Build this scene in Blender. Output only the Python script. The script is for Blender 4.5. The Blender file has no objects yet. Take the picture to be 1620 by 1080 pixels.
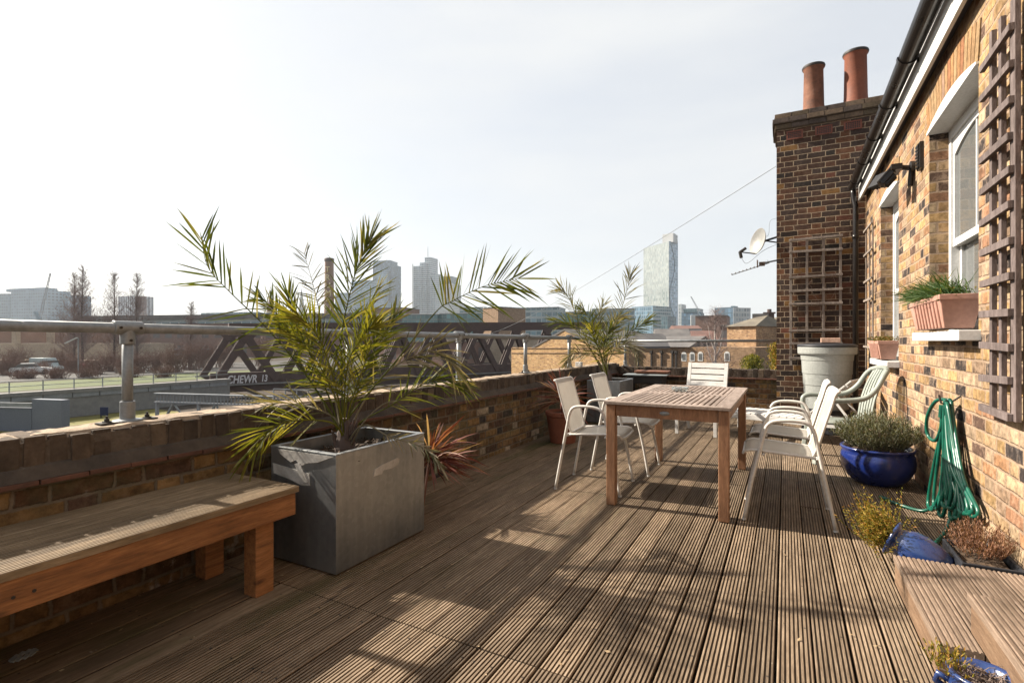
import bpy, math, random
from mathutils import Vector, Matrix, noise
R = math.radians
V = Vector
sc = bpy.context.scene
col = sc.collection
random.seed(7)

# ------------------------------------------------------------------ camera
CAMH = 1.17
F = 812.0
YAW = R(28.07)
cam_d = bpy.data.cameras.new('camera'); cam = bpy.data.objects.new('camera', cam_d); col.objects.link(cam)
cam.location = (0, 0, CAMH); cam.rotation_euler = (R(90), 0, YAW)
cam_d.sensor_width = 36; cam_d.lens = 18.05; cam_d.clip_start = 0.05; cam_d.clip_end = 8000
sc.camera = cam
# ------------------------------------------------------------------ world / sun / exposure
SUN_EL, SUNV = R(36), V((-1, -0.10, 0)).normalized()
tosun = V((SUNV.x*math.cos(SUN_EL), SUNV.y*math.cos(SUN_EL), math.sin(SUN_EL)))
w = bpy.data.worlds.new('World'); sc.world = w; w.use_nodes = True
nt = w.node_tree; nt.nodes.clear()
def wn(t): return nt.nodes.new(t)
wo = wn('ShaderNodeOutputWorld'); bg = wn('ShaderNodeBackground'); sky = wn('ShaderNodeTexSky')
sky.sky_type = 'NISHITA'; sky.sun_disc = False; sky.sun_elevation = SUN_EL
sky.sun_rotation = math.atan2(tosun.x, tosun.y)
sky.air_density = 1.0; sky.dust_density = 3.0; sky.ozone_density = 1.0
tc = wn('ShaderNodeTexCoord'); mp = wn('ShaderNodeMapping'); mp.inputs['Scale'].default_value = (0.9, 1.6, 5.5)
mp.inputs['Rotation'].default_value = (0, R(8), R(30))
nz = wn('ShaderNodeTexNoise'); nz.inputs['Scale'].default_value = 1.5; nz.inputs['Detail'].default_value = 7; nz.inputs['Roughness'].default_value = .5
cr = wn('ShaderNodeValToRGB'); cr.color_ramp.elements[0].position = .38; cr.color_ramp.elements[0].color = (.74, .74, .74, 1)
cr.color_ramp.elements[1].position = .68; cr.color_ramp.elements[1].color = (.98, .98, .98, 1)
mx = wn('ShaderNodeMix'); mx.data_type = 'RGBA'
mx.inputs['B'].default_value = (4.6, 4.68, 4.75, 1)
L = nt.links
L.new(tc.outputs['Generated'], mp.inputs['Vector']); L.new(mp.outputs[0], nz.inputs['Vector']); L.new(nz.outputs['Fac'], cr.inputs[0])
L.new(cr.outputs[0], mx.inputs['Factor']); L.new(sky.outputs[0], mx.inputs['A']); L.new(mx.outputs['Result'], bg.inputs['Color'])
bg.inputs['Strength'].default_value = .062
L.new(bg.outputs[0], wo.inputs[0])
sl = bpy.data.lights.new('sun', 'SUN'); sl.energy = 5.0; sl.angle = R(.9); sl.color = (1, .90, .76)
so = bpy.data.objects.new('sun', sl); col.objects.link(so); so.rotation_euler = tosun.to_track_quat('Z', 'Y').to_euler()
sc.view_settings.view_transform = 'Standard'; sc.view_settings.look = 'None'; sc.view_settings.gamma = 1
sc.view_settings.exposure = 1.60; sc.view_settings.use_curve_mapping = False

# ------------------------------------------------------------------ helpers
DV = V((-math.sin(YAW), math.cos(YAW), 0)); RV = V((math.cos(YAW), math.sin(YAW), 0)); ZV = V((0, 0, 1))
def at(u, v, d): return V((0, 0, CAMH)) + DV*d + RV*((u-810)/F*d) + ZV*((540-v)/F*d)
def plan(u, d): p = at(u, 540, d); return V((p.x, p.y, 0))
def xw(u, X):                     # y on the plane x = X seen along column u
    t = (u-810)/F
    return X*(math.sin(YAW)*t+math.cos(YAW))/(math.cos(YAW)*t-math.sin(YAW))

class MB:
    def __init__(s): s.v = []; s.f = []; s.uv = {}; s.mi = []
    def quad(s, pts, uv=None):
        n = len(s.v); s.v += [V(p) for p in pts]; s.f.append(tuple(range(n, n+len(pts))))
        if uv: s.uv[len(s.f)-1] = uv
    def box(s, a, b, rz=0, c=None):
        x0, y0, z0 = a; x1, y1, z1 = b
        p = [V(q) for q in ((x0,y0,z0),(x1,y0,z0),(x1,y1,z0),(x0,y1,z0),(x0,y0,z1),(x1,y0,z1),(x1,y1,z1),(x0,y1,z1))]
        if rz:
            c = V(c) if c else V(((x0+x1)/2, (y0+y1)/2, 0)); m = Matrix.Rotation(rz, 3, 'Z')
            p = [m @ (q-c) + c for q in p]
        s._b(p); return s
    def _b(s, p):
        n = len(s.v); s.v += p
        s.f += [tuple(n+i for i in q) for q in ((3,2,1,0),(4,5,6,7),(0,1,5,4),(1,2,6,5),(2,3,7,6),(3,0,4,7))]
    def obox(s, c, ex, ey, ez):   # oriented box: centre and half vectors
        c = V(c); ex = V(ex); ey = V(ey); ez = V(ez)
        s._b([c-ex-ey-ez, c+ex-ey-ez, c+ex+ey-ez, c-ex+ey-ez, c-ex-ey+ez, c+ex-ey+ez, c+ex+ey+ez, c-ex+ey+ez]); return s
    def bar(s, a, b, w, h, up=(0, 0, 1)):
        a = V(a); b = V(b); t = (b-a).normalized(); sd = t.cross(V(up))
        if sd.length < 1e-4: sd = t.cross(V((1, 0, 0)))
        sd.normalize(); u = sd.cross(t)
        return s.obox((a+b)/2, (b-a)/2, sd*w/2, u*h/2)
    def tube(s, pts, r, seg=8, cap=True):
        pts = [V(p) for p in pts]; n = len(pts)
        rr = r if isinstance(r, (list, tuple)) else [r]*n
        ref = None; rings = []
        for i, p in enumerate(pts):
            t = (pts[min(i+1, n-1)]-pts[max(i-1, 0)])
            if t.length < 1e-9: t = V((0, 0, 1))
            t.normalize()
            if ref is None: ref = t.orthogonal().normalized()
            ref = (ref - t*ref.dot(t))
            if ref.length < 1e-6: ref = t.orthogonal()
            ref.normalize(); b = t.cross(ref)
            rings.append(len(s.v))
            for k in range(seg):
                a = 2*math.pi*k/seg; s.v.append(p+(ref*math.cos(a)+b*math.sin(a))*rr[i])
        for i in range(n-1):
            for k in range(seg):
                k2 = (k+1) % seg
                s.f.append((rings[i]+k, rings[i]+k2, rings[i+1]+k2, rings[i+1]+k))
        if cap:
            s.f.append(tuple(rings[0]+k for k in reversed(range(seg)))); s.f.append(tuple(rings[-1]+k for k in range(seg)))
        return s
    def lathe(s, prof, c=(0, 0, 0), seg=40, mat=None):
        c = V(c); n0 = len(s.v)
        for (r, z) in prof:
            for k in range(seg):
                a = 2*math.pi*k/seg; q = V((r*math.cos(a), r*math.sin(a), z))
                if mat: q = mat @ q
                s.v.append(c+q)
        for i in range(len(prof)-1):
            for k in range(seg):
                k2 = (k+1) % seg
                s.f.append((n0+i*seg+k, n0+i*seg+k2, n0+(i+1)*seg+k2, n0+(i+1)*seg+k))
        return s
    def prism(s, poly, z0, z1):
        n = len(s.v); m = len(poly)
        s.v += [V((p[0], p[1], z0)) for p in poly]+[V((p[0], p[1], z1)) for p in poly]
        s.f.append(tuple(n+i for i in reversed(range(m)))); s.f.append(tuple(n+m+i for i in range(m)))
        for i in range(m):
            j = (i+1) % m; s.f.append((n+i, n+j, n+m+j, n+m+i))
        return s
    def extr(s, poly, a, b):      # poly of 3D points offset from a to b
        a = V(a); b = V(b); n = len(s.v); m = len(poly)
        s.v += [V(p)+a for p in poly]+[V(p)+b for p in poly]
        s.f.append(tuple(n+i for i in reversed(range(m)))); s.f.append(tuple(n+m+i for i in range(m)))
        for i in range(m):
            j = (i+1) % m; s.f.append((n+i, n+j, n+m+j, n+m+i))
        return s
    def build(s, name, mat, parent=None, smooth=False, bevel=0, loc=None, solid=0, sub=0, autosm=False):
        me = bpy.data.meshes.new(name)
        me.from_pydata([tuple(p) for p in s.v], [], s.f)
        if s.uv:
            ul = me.uv_layers.new(name='UVMap')
            for fi, uv in s.uv.items():
                for k, li in enumerate(me.polygons[fi].loop_indices): ul.data[li].uv = uv[k]
        me.materials.append(mat)
        if smooth: me.polygons.foreach_set('use_smooth', [True]*len(me.polygons))
        me.update()
        o = bpy.data.objects.new(name, me); col.objects.link(o)
        if parent: o.parent = parent
        if loc: o.location = loc
        if solid:
            m = o.modifiers.new('solid', 'SOLIDIFY'); m.thickness = solid; m.offset = -1
        if bevel:
            m = o.modifiers.new('bevel', 'BEVEL'); m.width = bevel; m.segments = 2; m.limit_method = 'ANGLE'; m.angle_limit = R(40)
        if sub:
            m = o.modifiers.new('sub', 'SUBSURF'); m.levels = sub; m.render_levels = sub
        return o
def tag(o, label=None, cat=None, group=None, kind=None):
    if label: o['label'] = label
    if cat: o['category'] = cat
    if group: o['group'] = group
    if kind: o['kind'] = kind
    return o
def empty(name, loc=(0, 0, 0), rz=0, label=None, cat=None, group=None):
    o = bpy.data.objects.new(name, None); col.objects.link(o); o.location = loc; o.rotation_euler = (0, 0, rz)
    o.empty_display_size = .1
    return tag(o, label, cat, group)
def copy_tree(o, parent=None):
    c = o.copy(); col.objects.link(c); c.parent = parent
    for ch in list(o.children): copy_tree(ch, c)
    return c
def catmull(pts, n):
    pts = [V(p) for p in pts]; P = [pts[0]*2-pts[1]]+pts+[pts[-1]*2-pts[-2]]; out = []
    m = len(pts)-1
    for i in range(n+1):
        x = i/n*m; k = min(int(x), m-1); t = x-k; a, b, c, d = P[k:k+4]
        out.append(.5*((2*b)+(c-a)*t+(2*a-5*b+4*c-d)*t*t+(3*b-a-3*c+d)*t**3))
    return out

# ------------------------------------------------------------------ materials
class NT:
    def __init__(s, name):
        s.m = bpy.data.materials.new(name); s.m.use_nodes = True; s.t = s.m.node_tree; s.t.nodes.clear()
        s.out = s.n('ShaderNodeOutputMaterial'); s.p = s.n('ShaderNodeBsdfPrincipled'); s.t.links.new(s.p.outputs[0], s.out.inputs[0])
    def n(s, t, **k):
        x = s.t.nodes.new(t)
        for a, b in k.items(): setattr(x, a, b)
        return x
    def set(s, sock, val):
        if hasattr(val, 'links') or hasattr(val, 'is_output'): s.t.links.new(val, sock)
        else:
            if isinstance(val, tuple) and len(val) == 3 and sock.type == 'RGBA': val = val+(1,)
            sock.default_value = val
    def math(s, op, a, b=0.0, c=None, clamp=False):
        x = s.n('ShaderNodeMath', operation=op); x.use_clamp = clamp
        s.set(x.inputs[0], a); s.set(x.inputs[1], b)
        if c is not None: s.set(x.inputs[2], c)
        return x.outputs[0]
    def mix(s, f, a, b, blend='MIX'):
        x = s.n('ShaderNodeMix', data_type='RGBA', blend_type=blend)
        s.set(x.inputs['Factor'], f); s.set(x.inputs['A'], a); s.set(x.inputs['B'], b); return x.outputs['Result']
    def ramp(s, f, stops, interp='LINEAR'):
        x = s.n('ShaderNodeValToRGB'); x.color_ramp.interpolation = interp; e = x.color_ramp.elements
        while len(e) < len(stops): e.new(.5)
        for i, (p, c) in enumerate(stops):
            e[i].position = p; e[i].color = (c+(1,)) if isinstance(c, tuple) else (c, c, c, 1)
        s.set(x.inputs[0], f); return x.outputs[0]
    def noise(s, vec, scale, detail=4, rough=.55, out=0):
        x = s.n('ShaderNodeTexNoise'); x.inputs['Scale'].default_value = scale; x.inputs['Detail'].default_value = detail
        x.inputs['Roughness'].default_value = rough
        if vec is not None: s.set(x.inputs['Vector'], vec)
        return x.outputs[out]
    def coord(s, which='Object', scale=(1, 1, 1), rot=(0, 0, 0)):
        if which == 'World': src = s.n('ShaderNodeNewGeometry').outputs['Position']
        else: src = s.n('ShaderNodeTexCoord').outputs[which]
        if scale == (1, 1, 1) and rot == (0, 0, 0): return src
        m = s.n('ShaderNodeMapping'); m.inputs['Scale'].default_value = scale; m.inputs['Rotation'].default_value = rot
        s.set(m.inputs['Vector'], src); return m.outputs[0]
    def bump(s, h, strength=.3, dist=.01, nrm=None):
        b = s.n('ShaderNodeBump'); b.inputs['Strength'].default_value = strength; b.inputs['Distance'].default_value = dist
        s.set(b.inputs['Height'], h)
        if nrm is not None: s.set(b.inputs['Normal'], nrm)
        s.t.links.new(b.outputs[0], s.p.inputs['Normal']); return b.outputs[0]
    def fin(s, color, rough=.6, metal=0, spec=.4):
        s.set(s.p.inputs['Base Color'], color); s.set(s.p.inputs['Roughness'], rough)
        s.set(s.p.inputs['Metallic'], metal); s.p.inputs['Specular IOR Level'].default_value = spec
        return s.m
def rough_mat(name, c1, c2, scale=6, rough=.7, bump=.2, bdist=.003, bscale=60, stretch=(1, 1, 1), metal=0, spec=.35, island=0, c3=None, coord='Object'):
    m = NT(name); co = m.coord(coord, stretch)
    f = m.noise(co, scale, 6, .6)
    stops = [(.32, c1), (.68, c2)]
    if c3: stops = [(.28, c1), (.52, c2), (.72, c3)]
    c = m.ramp(f, stops)
    fine = m.noise(co, bscale, 3, .6)
    c = m.mix(.35, c, m.ramp(fine, [(.3, .35), (.7, .95)]), 'MULTIPLY') if bump else c
    if island:
        g = m.n('ShaderNodeNewGeometry').outputs['Random Per Island']
        c = m.mix(1, c, m.ramp(g, [(0, 1-island), (1, 1+island*.6)]), 'MULTIPLY')
    if bump: m.bump(fine, bump, bdist)
    rg = m.ramp(f, [(.3, max(0, rough-.1)), (.7, min(1, rough+.1))])
    return m.fin(c, rg, metal, spec)
def brick_mat(name, stops, mortar, H=.078, P=.345, mw=.0085, dark_noise=.5, bump=.8, seed=0, dirt=(.5, .45, .4), efflo=0, moss=0, island=False, smear=.5):
    m = NT(name); g = m.n('ShaderNodeNewGeometry')
    sep = m.n('ShaderNodeSeparateXYZ'); m.set(sep.inputs[0], g.outputs['Position'])
    sn = m.n('ShaderNodeSeparateXYZ'); m.set(sn.inputs[0], g.outputs['True Normal'])
    ax = m.math('ABSOLUTE', sn.outputs[0]); ay = m.math('ABSOLUTE', sn.outputs[1])
    isx = m.math('GREATER_THAN', ax, ay)
    along = m.math('ADD', m.math('MULTIPLY', isx, sep.outputs[1]), m.math('MULTIPLY', m.math('SUBTRACT', 1.0, isx), sep.outputs[0]))
    wob = m.noise(g.outputs['Position'], 9, 3); wob2 = m.noise(g.outputs['Position'], 5, 2)
    fine = m.noise(g.outputs['Position'], 55, 4, .65)
    along = m.math('ADD', along, m.math('MULTIPLY', m.math('SUBTRACT', wob, .5), .03))
    hh = m.math('ADD', sep.outputs[2], m.math('MULTIPLY', m.math('SUBTRACT', wob2, .5), .016))
    hr = m.math('DIVIDE', m.math('ADD', hh, 20.0), H); row = m.math('FLOOR', hr); fr = m.math('FRACT', hr)
    par = m.math('MODULO', row, 2.0)
    a2 = m.math('ADD', m.math('DIVIDE', m.math('ADD', along, 200.0), P), m.math('MULTIPLY', par, .5))
    c = m.math('FLOOR', a2); f = m.math('FRACT', a2)
    ish = m.math('GREATER_THAN', f, .655)
    dx = m.math('MINIMUM', m.math('MINIMUM', f, m.math('ABSOLUTE', m.math('SUBTRACT', f, .655))), m.math('SUBTRACT', 1.0, f))
    dx = m.math('MULTIPLY', dx, P); dz = m.math('MULTIPLY', m.math('MINIMUM', fr, m.math('SUBTRACT', 1.0, fr)), H)
    dd = m.math('MINIMUM', dx, dz)
    dd = m.math('ADD', dd, m.math('MULTIPLY', m.math('SUBTRACT', fine, .5), .014))
    mask = m.ramp(m.math('DIVIDE', dd, mw), [(.35, 0.0), (.85, 1.0)])
    idv = m.n('ShaderNodeCombineXYZ'); m.set(idv.inputs[0], m.math('ADD', c, m.math('MULTIPLY', ish, .5))); m.set(idv.inputs[1], row); idv.inputs[2].default_value = seed
    wnz = m.n('ShaderNodeTexWhiteNoise'); wnz.noise_dimensions = '3D'; m.set(wnz.inputs['Vector'], idv.outputs[0])
    col_ = m.ramp(wnz.outputs['Value'], stops, 'CONSTANT')
    sepc = m.n('ShaderNodeSeparateColor'); m.set(sepc.inputs[0], wnz.outputs['Color'])
    col_ = m.mix(.6, col_, m.ramp(sepc.outputs[1], [(0, .55), (1, 1.25)]), 'MULTIPLY')
    blot = m.noise(g.outputs['Position'], 22, 5, .65)
    col_ = m.mix(dark_noise, col_, m.ramp(blot, [(.3, .3), (.62, 1.15)]), 'MULTIPLY')
    mcol = m.mix(.5, mortar, m.ramp(m.noise(g.outputs['Position'], 14, 4), [(.3, .5), (.7, 1.2)]), 'MULTIPLY')
    cc = m.mix(mask, mcol, col_)
    big = m.noise(g.outputs['Position'], 1.3, 5, .6)
    cc = m.mix(.75, cc, m.ramp(big, [(.35, dirt), (.6, (1.05, 1.03, 1.0))]), 'MULTIPLY')
    sm = m.ramp(m.noise(g.outputs['Position'], 11, 6, .75), [(.52, 0.0), (.64, .55)])
    cc = m.mix(m.math('MULTIPLY', sm, smear), cc, mortar)
    if efflo:
        e = m.ramp(m.noise(g.outputs['Position'], 3.2, 6, .7), [(.62, 0.0), (.70, 1.0)])
        cc = m.mix(m.math('MULTIPLY', e, efflo), cc, (.36, .32, .28))
    if moss:
        e = m.ramp(m.noise(g.outputs['Position'], 2.2, 6, .7), [(.5, 0.0), (.66, 1.0)])
        cc = m.mix(m.math('MULTIPLY', e, moss), cc, (.05, .06, .03))
    hgt = m.math('ADD', m.math('MULTIPLY', mask, .7), m.math('MULTIPLY', fine, .5))
    hgt = m.math('ADD', hgt, m.math('MULTIPLY', sepc.outputs[0], .2))
    m.bump(hgt, bump, .008)
    return m.fin(cc, .88, 0, .2)

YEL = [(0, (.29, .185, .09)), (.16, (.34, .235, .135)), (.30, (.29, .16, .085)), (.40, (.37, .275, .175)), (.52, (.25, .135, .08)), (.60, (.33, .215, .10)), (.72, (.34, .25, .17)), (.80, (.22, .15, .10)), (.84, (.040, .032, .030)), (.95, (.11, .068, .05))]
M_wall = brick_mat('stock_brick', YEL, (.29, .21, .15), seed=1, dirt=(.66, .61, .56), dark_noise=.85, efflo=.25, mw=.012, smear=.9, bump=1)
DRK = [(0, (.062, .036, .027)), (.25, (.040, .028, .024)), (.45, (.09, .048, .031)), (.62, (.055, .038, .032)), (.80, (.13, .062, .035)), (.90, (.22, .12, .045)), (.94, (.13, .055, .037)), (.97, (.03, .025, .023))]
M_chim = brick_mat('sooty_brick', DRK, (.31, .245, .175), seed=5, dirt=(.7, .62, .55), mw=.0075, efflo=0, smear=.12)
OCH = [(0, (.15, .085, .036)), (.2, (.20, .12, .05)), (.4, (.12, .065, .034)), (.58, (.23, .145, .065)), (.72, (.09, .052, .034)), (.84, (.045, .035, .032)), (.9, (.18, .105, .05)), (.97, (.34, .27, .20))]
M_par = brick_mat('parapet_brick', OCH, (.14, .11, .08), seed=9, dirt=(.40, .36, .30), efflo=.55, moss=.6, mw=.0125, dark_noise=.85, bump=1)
def island_brick(name, stops, bump=.7, dirt=.6):
    m = NT(name); g = m.n('ShaderNodeNewGeometry')
    c = m.ramp(g.outputs['Random Per Island'], stops, 'CONSTANT')
    b = m.noise(g.outputs['Position'], 25, 5, .65); b2 = m.noise(g.outputs['Position'], 4, 5, .65)
    c = m.mix(.6, c, m.ramp(b, [(.3, .4), (.65, 1.2)]), 'MULTIPLY'); c = m.mix(dirt, c, m.ramp(b2, [(.35, .45), (.65, 1.2)]), 'MULTIPLY')
    m.bump(m.noise(g.outputs['Position'], 60, 5, .65), bump, .008)
    return m.fin(c, .9, 0, .2)
M_cope = island_brick('coping_brick', [(0, (.075, .055, .040)), (.25, (.055, .042, .032)), (.5, (.095, .068, .048)), (.7, (.065, .048, .037)), (.9, (.115, .085, .06))])
M_arch = island_brick('arch_brick', [(0, (.27, .145, .065)), (.25, (.29, .19, .10)), (.45, (.24, .11, .055)), (.65, (.28, .17, .085)), (.85, (.05, .03, .025)), (.92, (.25, .16, .11))], dirt=.5)
M_mort = rough_mat('mortar', (.055, .042, .032), (.12, .092, .068), 5, .95, .9, .01, 45)
M_mortlight = rough_mat('mortar_light', (.17, .125, .085), (.38, .29, .21), 5, .95, .9, .01, 45)
M_fillet = rough_mat('sooty_cement', (.035, .028, .022), (.085, .065, .05), 6, .95, .8, .008, 40, coord='World')
M_tile = rough_mat('clay_tile', (.06, .03, .02), (.14, .06, .038), 8, .85, .5, .004, 50)
M_terra = rough_mat('terracotta', (.16, .048, .024), (.22, .072, .038), 5, .7, .2, .002, 40)
M_terradark = rough_mat('terracotta_sooty', (.05, .022, .016), (.17, .07, .04), 5, .8, .3, .003, 30, c3=(.24, .12, .08))
M_pink = rough_mat('plastic_terracotta', (.34, .185, .14), (.42, .24, .19), 3, .55, .08, .001, 40)
M_white = rough_mat('white_paint', (.50, .50, .49), (.62, .62, .61), 3, .45, .1, .001, 70)
M_whitemetal = rough_mat('cream_metal', (.48, .455, .42), (.58, .555, .52), 4, .4, .05, .0005, 60)
M_whitewood = rough_mat('white_painted_wood', (.46, .45, .43), (.58, .57, .555), 5, .55, .2, .001, 50, (1, 1, 6))
M_black = rough_mat('black_plastic', (.012, .011, .011), (.025, .022, .02), 4, .35, .05, .0005, 60)
M_blacktin = rough_mat('black_iron', (.015, .013, .012), (.035, .028, .024), 8, .6, .3, .002, 60)
M_gutter = rough_mat('gutter_black', (.008, .0065, .006), (.014, .011, .010), 3, .33, .05, .001, 50, spec=.35)
M_galv = rough_mat('galvanised_steel', (.17, .18, .185), (.27, .28, .285), 12, .48, .15, .001, 60, metal=.4)
M_galvdull = rough_mat('galvanised_dull', (.16, .18, .19), (.30, .32, .32), 10, .5, .15, .001, 60, metal=.3)
M_soil = rough_mat('soil', (.03, .02, .013), (.10, .065, .04), 14, .95, 1.0, .02, 40)
M_slate = rough_mat('slate', (.07, .065, .065), (.12, .11, .105), 12, .7, .4, .01, 20)
M_stone = rough_mat('concrete', (.15, .15, .145), (.22, .215, .205), 3, .9, .4, .004, 30)
M_girder = rough_mat('brown_girder', (.055, .035, .032), (.085, .055, .048), 2, .7, .1, .003, 20)

def wood_mat(name, c1, c2, c3, stretch, rough=.75, bump=.5, pitch=None, moss=0, spots=0, fine=26, world=False, island=0, knots=False):
    m = NT(name); co = m.coord('World' if world else 'Object', stretch)
    raw = m.coord('World' if world else 'Object')
    g = m.noise(co, 4, 8, .65); g2 = m.noise(co, fine, 5, .6)
    c = m.ramp(g, [(.3, c1), (.5, c2), (.7, c3)])
    c = m.mix(.55, c, m.ramp(g2, [(.3, .45), (.65, 1.15)]), 'MULTIPLY')
    if pitch:
        sep = m.n('ShaderNodeSeparateXYZ'); m.set(sep.inputs[0], raw)
        bid = m.math('FLOOR', m.math('DIVIDE', m.math('SUBTRACT', sep.outputs[0], .97), pitch))
        cb = m.n('ShaderNodeCombineXYZ'); m.set(cb.inputs[0], bid); m.set(cb.inputs[1], m.math('FLOOR', m.math('DIVIDE', m.math('ADD', sep.outputs[1], 33-1.67), 3.3)))
        wnz = m.n('ShaderNodeTexWhiteNoise'); m.set(wnz.inputs['Vector'], cb.outputs[0])
        c = m.mix(.85, c, m.ramp(wnz.outputs['Value'], [(0, (.60, .58, .56)), (.5, (.95, .92, .9)), (1, (1.25, 1.22, 1.2))]), 'MULTIPLY')
    if island:
        r_ = m.n('ShaderNodeNewGeometry').outputs['Random Per Island']
        c = m.mix(1, c, m.ramp(r_, [(0, 1-island), (1, 1+island*.6)]), 'MULTIPLY')
    big = m.noise(raw, 1.1, 6, .65)
    c = m.mix(.6, c, m.ramp(big, [(.36, (.55, .52, .48)), (.62, (1.12, 1.1, 1.08))]), 'MULTIPLY')
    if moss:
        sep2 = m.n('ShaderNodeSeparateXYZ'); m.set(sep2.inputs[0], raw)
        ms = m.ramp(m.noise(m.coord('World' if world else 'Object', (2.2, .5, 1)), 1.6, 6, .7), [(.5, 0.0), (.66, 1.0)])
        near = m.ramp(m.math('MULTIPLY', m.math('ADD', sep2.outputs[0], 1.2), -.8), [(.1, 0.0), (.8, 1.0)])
        c = m.mix(m.math('MULTIPLY', near, .6), c, m.mix(1, c, (.62, .50, .36), 'MULTIPLY')); c = m.mix(m.math('MULTIPLY', m.math('MULTIPLY', ms, near), moss), c, (.05, .05, .014))  # shaded parapet side painted browner and darker, with moss patches on top
    if spots:
        s1 = m.ramp(m.noise(raw, 7.5, 5, .75), [(.68, 0.0), (.74, 1.0)])
        c = m.mix(m.math('MULTIPLY', s1, spots), c, (.38, .33, .28))
        s2 = m.ramp(m.noise(raw, 2.7, 7, .75), [(.60, 0.0), (.72, 1.0)])
        c = m.mix(m.math('MULTIPLY', s2, .55), c, (.045, .032, .022))
    if moss:
        sz = m.n('ShaderNodeSeparateXYZ'); m.set(sz.inputs[0], raw)
        gd_ = m.math('MULTIPLY', m.math('LESS_THAN', sz.outputs[2], -.0032), m.ramp(m.noise(raw, 3, 5), [(.3, .55), (.6, .9)]))
        c = m.mix(gd_, c, m.mix(1, c, (.30, .24, .18), 'MULTIPLY'))  # groove floors darkened in colour, as dirt and as painted-in shade
    if knots:
        kn = m.n('ShaderNodeTexVoronoi'); kn.inputs['Scale'].default_value = 1.0; m.set(kn.inputs['Vector'], m.coord('World', (9, 3.1, 9)))
        c = m.mix(m.ramp(kn.outputs['Distance'], [(.04, .85), (.13, 0.0)]), c, (.035, .015, .008))
        crk = m.ramp(m.noise(m.coord('World', (60, 1.2, 60)), 1.5, 4), [(.66, 0.0), (.70, .6)]); c = m.mix(crk, c, (.05, .025, .012))
    if moss:
        sx = m.n('ShaderNodeSeparateXYZ'); m.set(sx.inputs[0], raw)
        fx = m.math('FRACT', m.math('DIVIDE', m.math('SUBTRACT', sx.outputs[0], .97-20*PITCH), PITCH)); fy = m.math('FRACT', m.math('DIVIDE', m.math('ADD', sx.outputs[1], 10-1.64+.04), .408))
        ddx = m.math('MULTIPLY', m.math('SUBTRACT', m.math('ABSOLUTE', m.math('SUBTRACT', fx, .53)), .29), PITCH); ddy = m.math('MULTIPLY', m.math('SUBTRACT', fy, .5), .408)
        dist = m.math('SQRT', m.math('ADD', m.math('MULTIPLY', ddx, ddx), m.math('MULTIPLY', ddy, ddy)))
        c = m.mix(m.math('MULTIPLY', m.math('LESS_THAN', dist, .0048), .8), c, (.02, .017, .015))
        kn = m.n('ShaderNodeTexVoronoi'); kn.inputs['Scale'].default_value = 1.0; m.set(kn.inputs['Vector'], m.coord('World', (7.9, 1.5, 1)))
        c = m.mix(m.ramp(kn.outputs['Distance'], [(.05, .8), (.11, 0.0)]), c, (.05, .033, .022))
    m.bump(g2, bump, .003)
    return m.fin(c, rough, 0, .3)
PITCH = .1255
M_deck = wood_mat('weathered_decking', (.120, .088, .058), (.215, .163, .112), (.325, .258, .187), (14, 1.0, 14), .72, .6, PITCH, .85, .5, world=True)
M_step = wood_mat('step_decking', (.12, .088, .064), (.185, .138, .104), (.26, .20, .155), (14, 1.0, 14), .7, .5, PITCH, 0, .35, world=True)
M_stepside = wood_mat('step_side', (.11, .068, .042), (.175, .11, .068), (.23, .155, .10), (3, 1.2, 14), .7, .5, world=True)
M_bench = wood_mat('bench_wood', (.13, .055, .022), (.235, .10, .036), (.32, .15, .06), (10, 1.0, 10), .6, .4, fine=18, world=True, knots=True)
M_benchtop = wood_mat('bench_top_wood', (.12, .088, .05), (.19, .14, .085), (.28, .215, .14), (14, 1.0, 14), .7, .5, PITCH, world=True)
M_teak = wood_mat('teak', (.18, .09, .048), (.25, .13, .07), (.31, .175, .10), (6, 6, 1.0), .6, .35, island=.15)
M_teaktop = wood_mat('teak_top', (.19, .145, .12), (.26, .205, .175), (.34, .28, .245), (10, 1.2, 10), .65, .35, island=.22)
M_trel = wood_mat('trellis_wood', (.085, .066, .063), (.14, .11, .106), (.20, .165, .16), (8, 8, 2), .85, .5, fine=20, island=.2)
M_treldark = wood_mat('trellis_wood_grey', (.17, .14, .12), (.25, .21, .185), (.33, .285, .25), (8, 8, 2), .85, .5, fine=20, island=.2)

def leaf_mat(name, stops, trans=.35, rough=.5):
    m = NT(name); g = m.n('ShaderNodeNewGeometry')
    c = m.ramp(g.outputs['Random Per Island'], stops)
    c = m.mix(.4, c, m.ramp(m.noise(g.outputs['Position'], 18, 3), [(.3, .5), (.7, 1.2)]), 'MULTIPLY')
    m.fin(c, rough+.1, 0, .16)
    tr = m.n('ShaderNodeBsdfTranslucent'); m.set(tr.inputs[0], m.mix(1, c, (1.35, 1.25, .45), 'MULTIPLY'))
    mx_ = m.n('ShaderNodeMixShader'); mx_.inputs[0].default_value = trans
    m.t.links.new(m.p.outputs[0], mx_.inputs[1]); m.t.links.new(tr.outputs[0], mx_.inputs[2]); m.t.links.new(mx_.outputs[0], m.out.inputs[0])
    return m.m
M_palm = leaf_mat('palm_leaf', [(0, (.035, .050, .012)), (.45, (.075, .095, .020)), (.8, (.125, .13, .035)), (1, (.22, .19, .08))], .4)
M_palmyel = leaf_mat('palm_leaf_yellow', [(0, (.055, .070, .010)), (.5, (.125, .13, .018)), (1, (.24, .21, .05))], .45)
M_palmdry = leaf_mat('palm_leaf_dry', [(0, (.06, .065, .03)), (.4, (.14, .125, .075)), (1, (.27, .23, .17))], .25)
M_palm2 = leaf_mat('palm_leaf_pale', [(0, (.06, .07, .022)), (.5, (.13, .12, .05)), (1, (.25, .21, .12))], .35)
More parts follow.
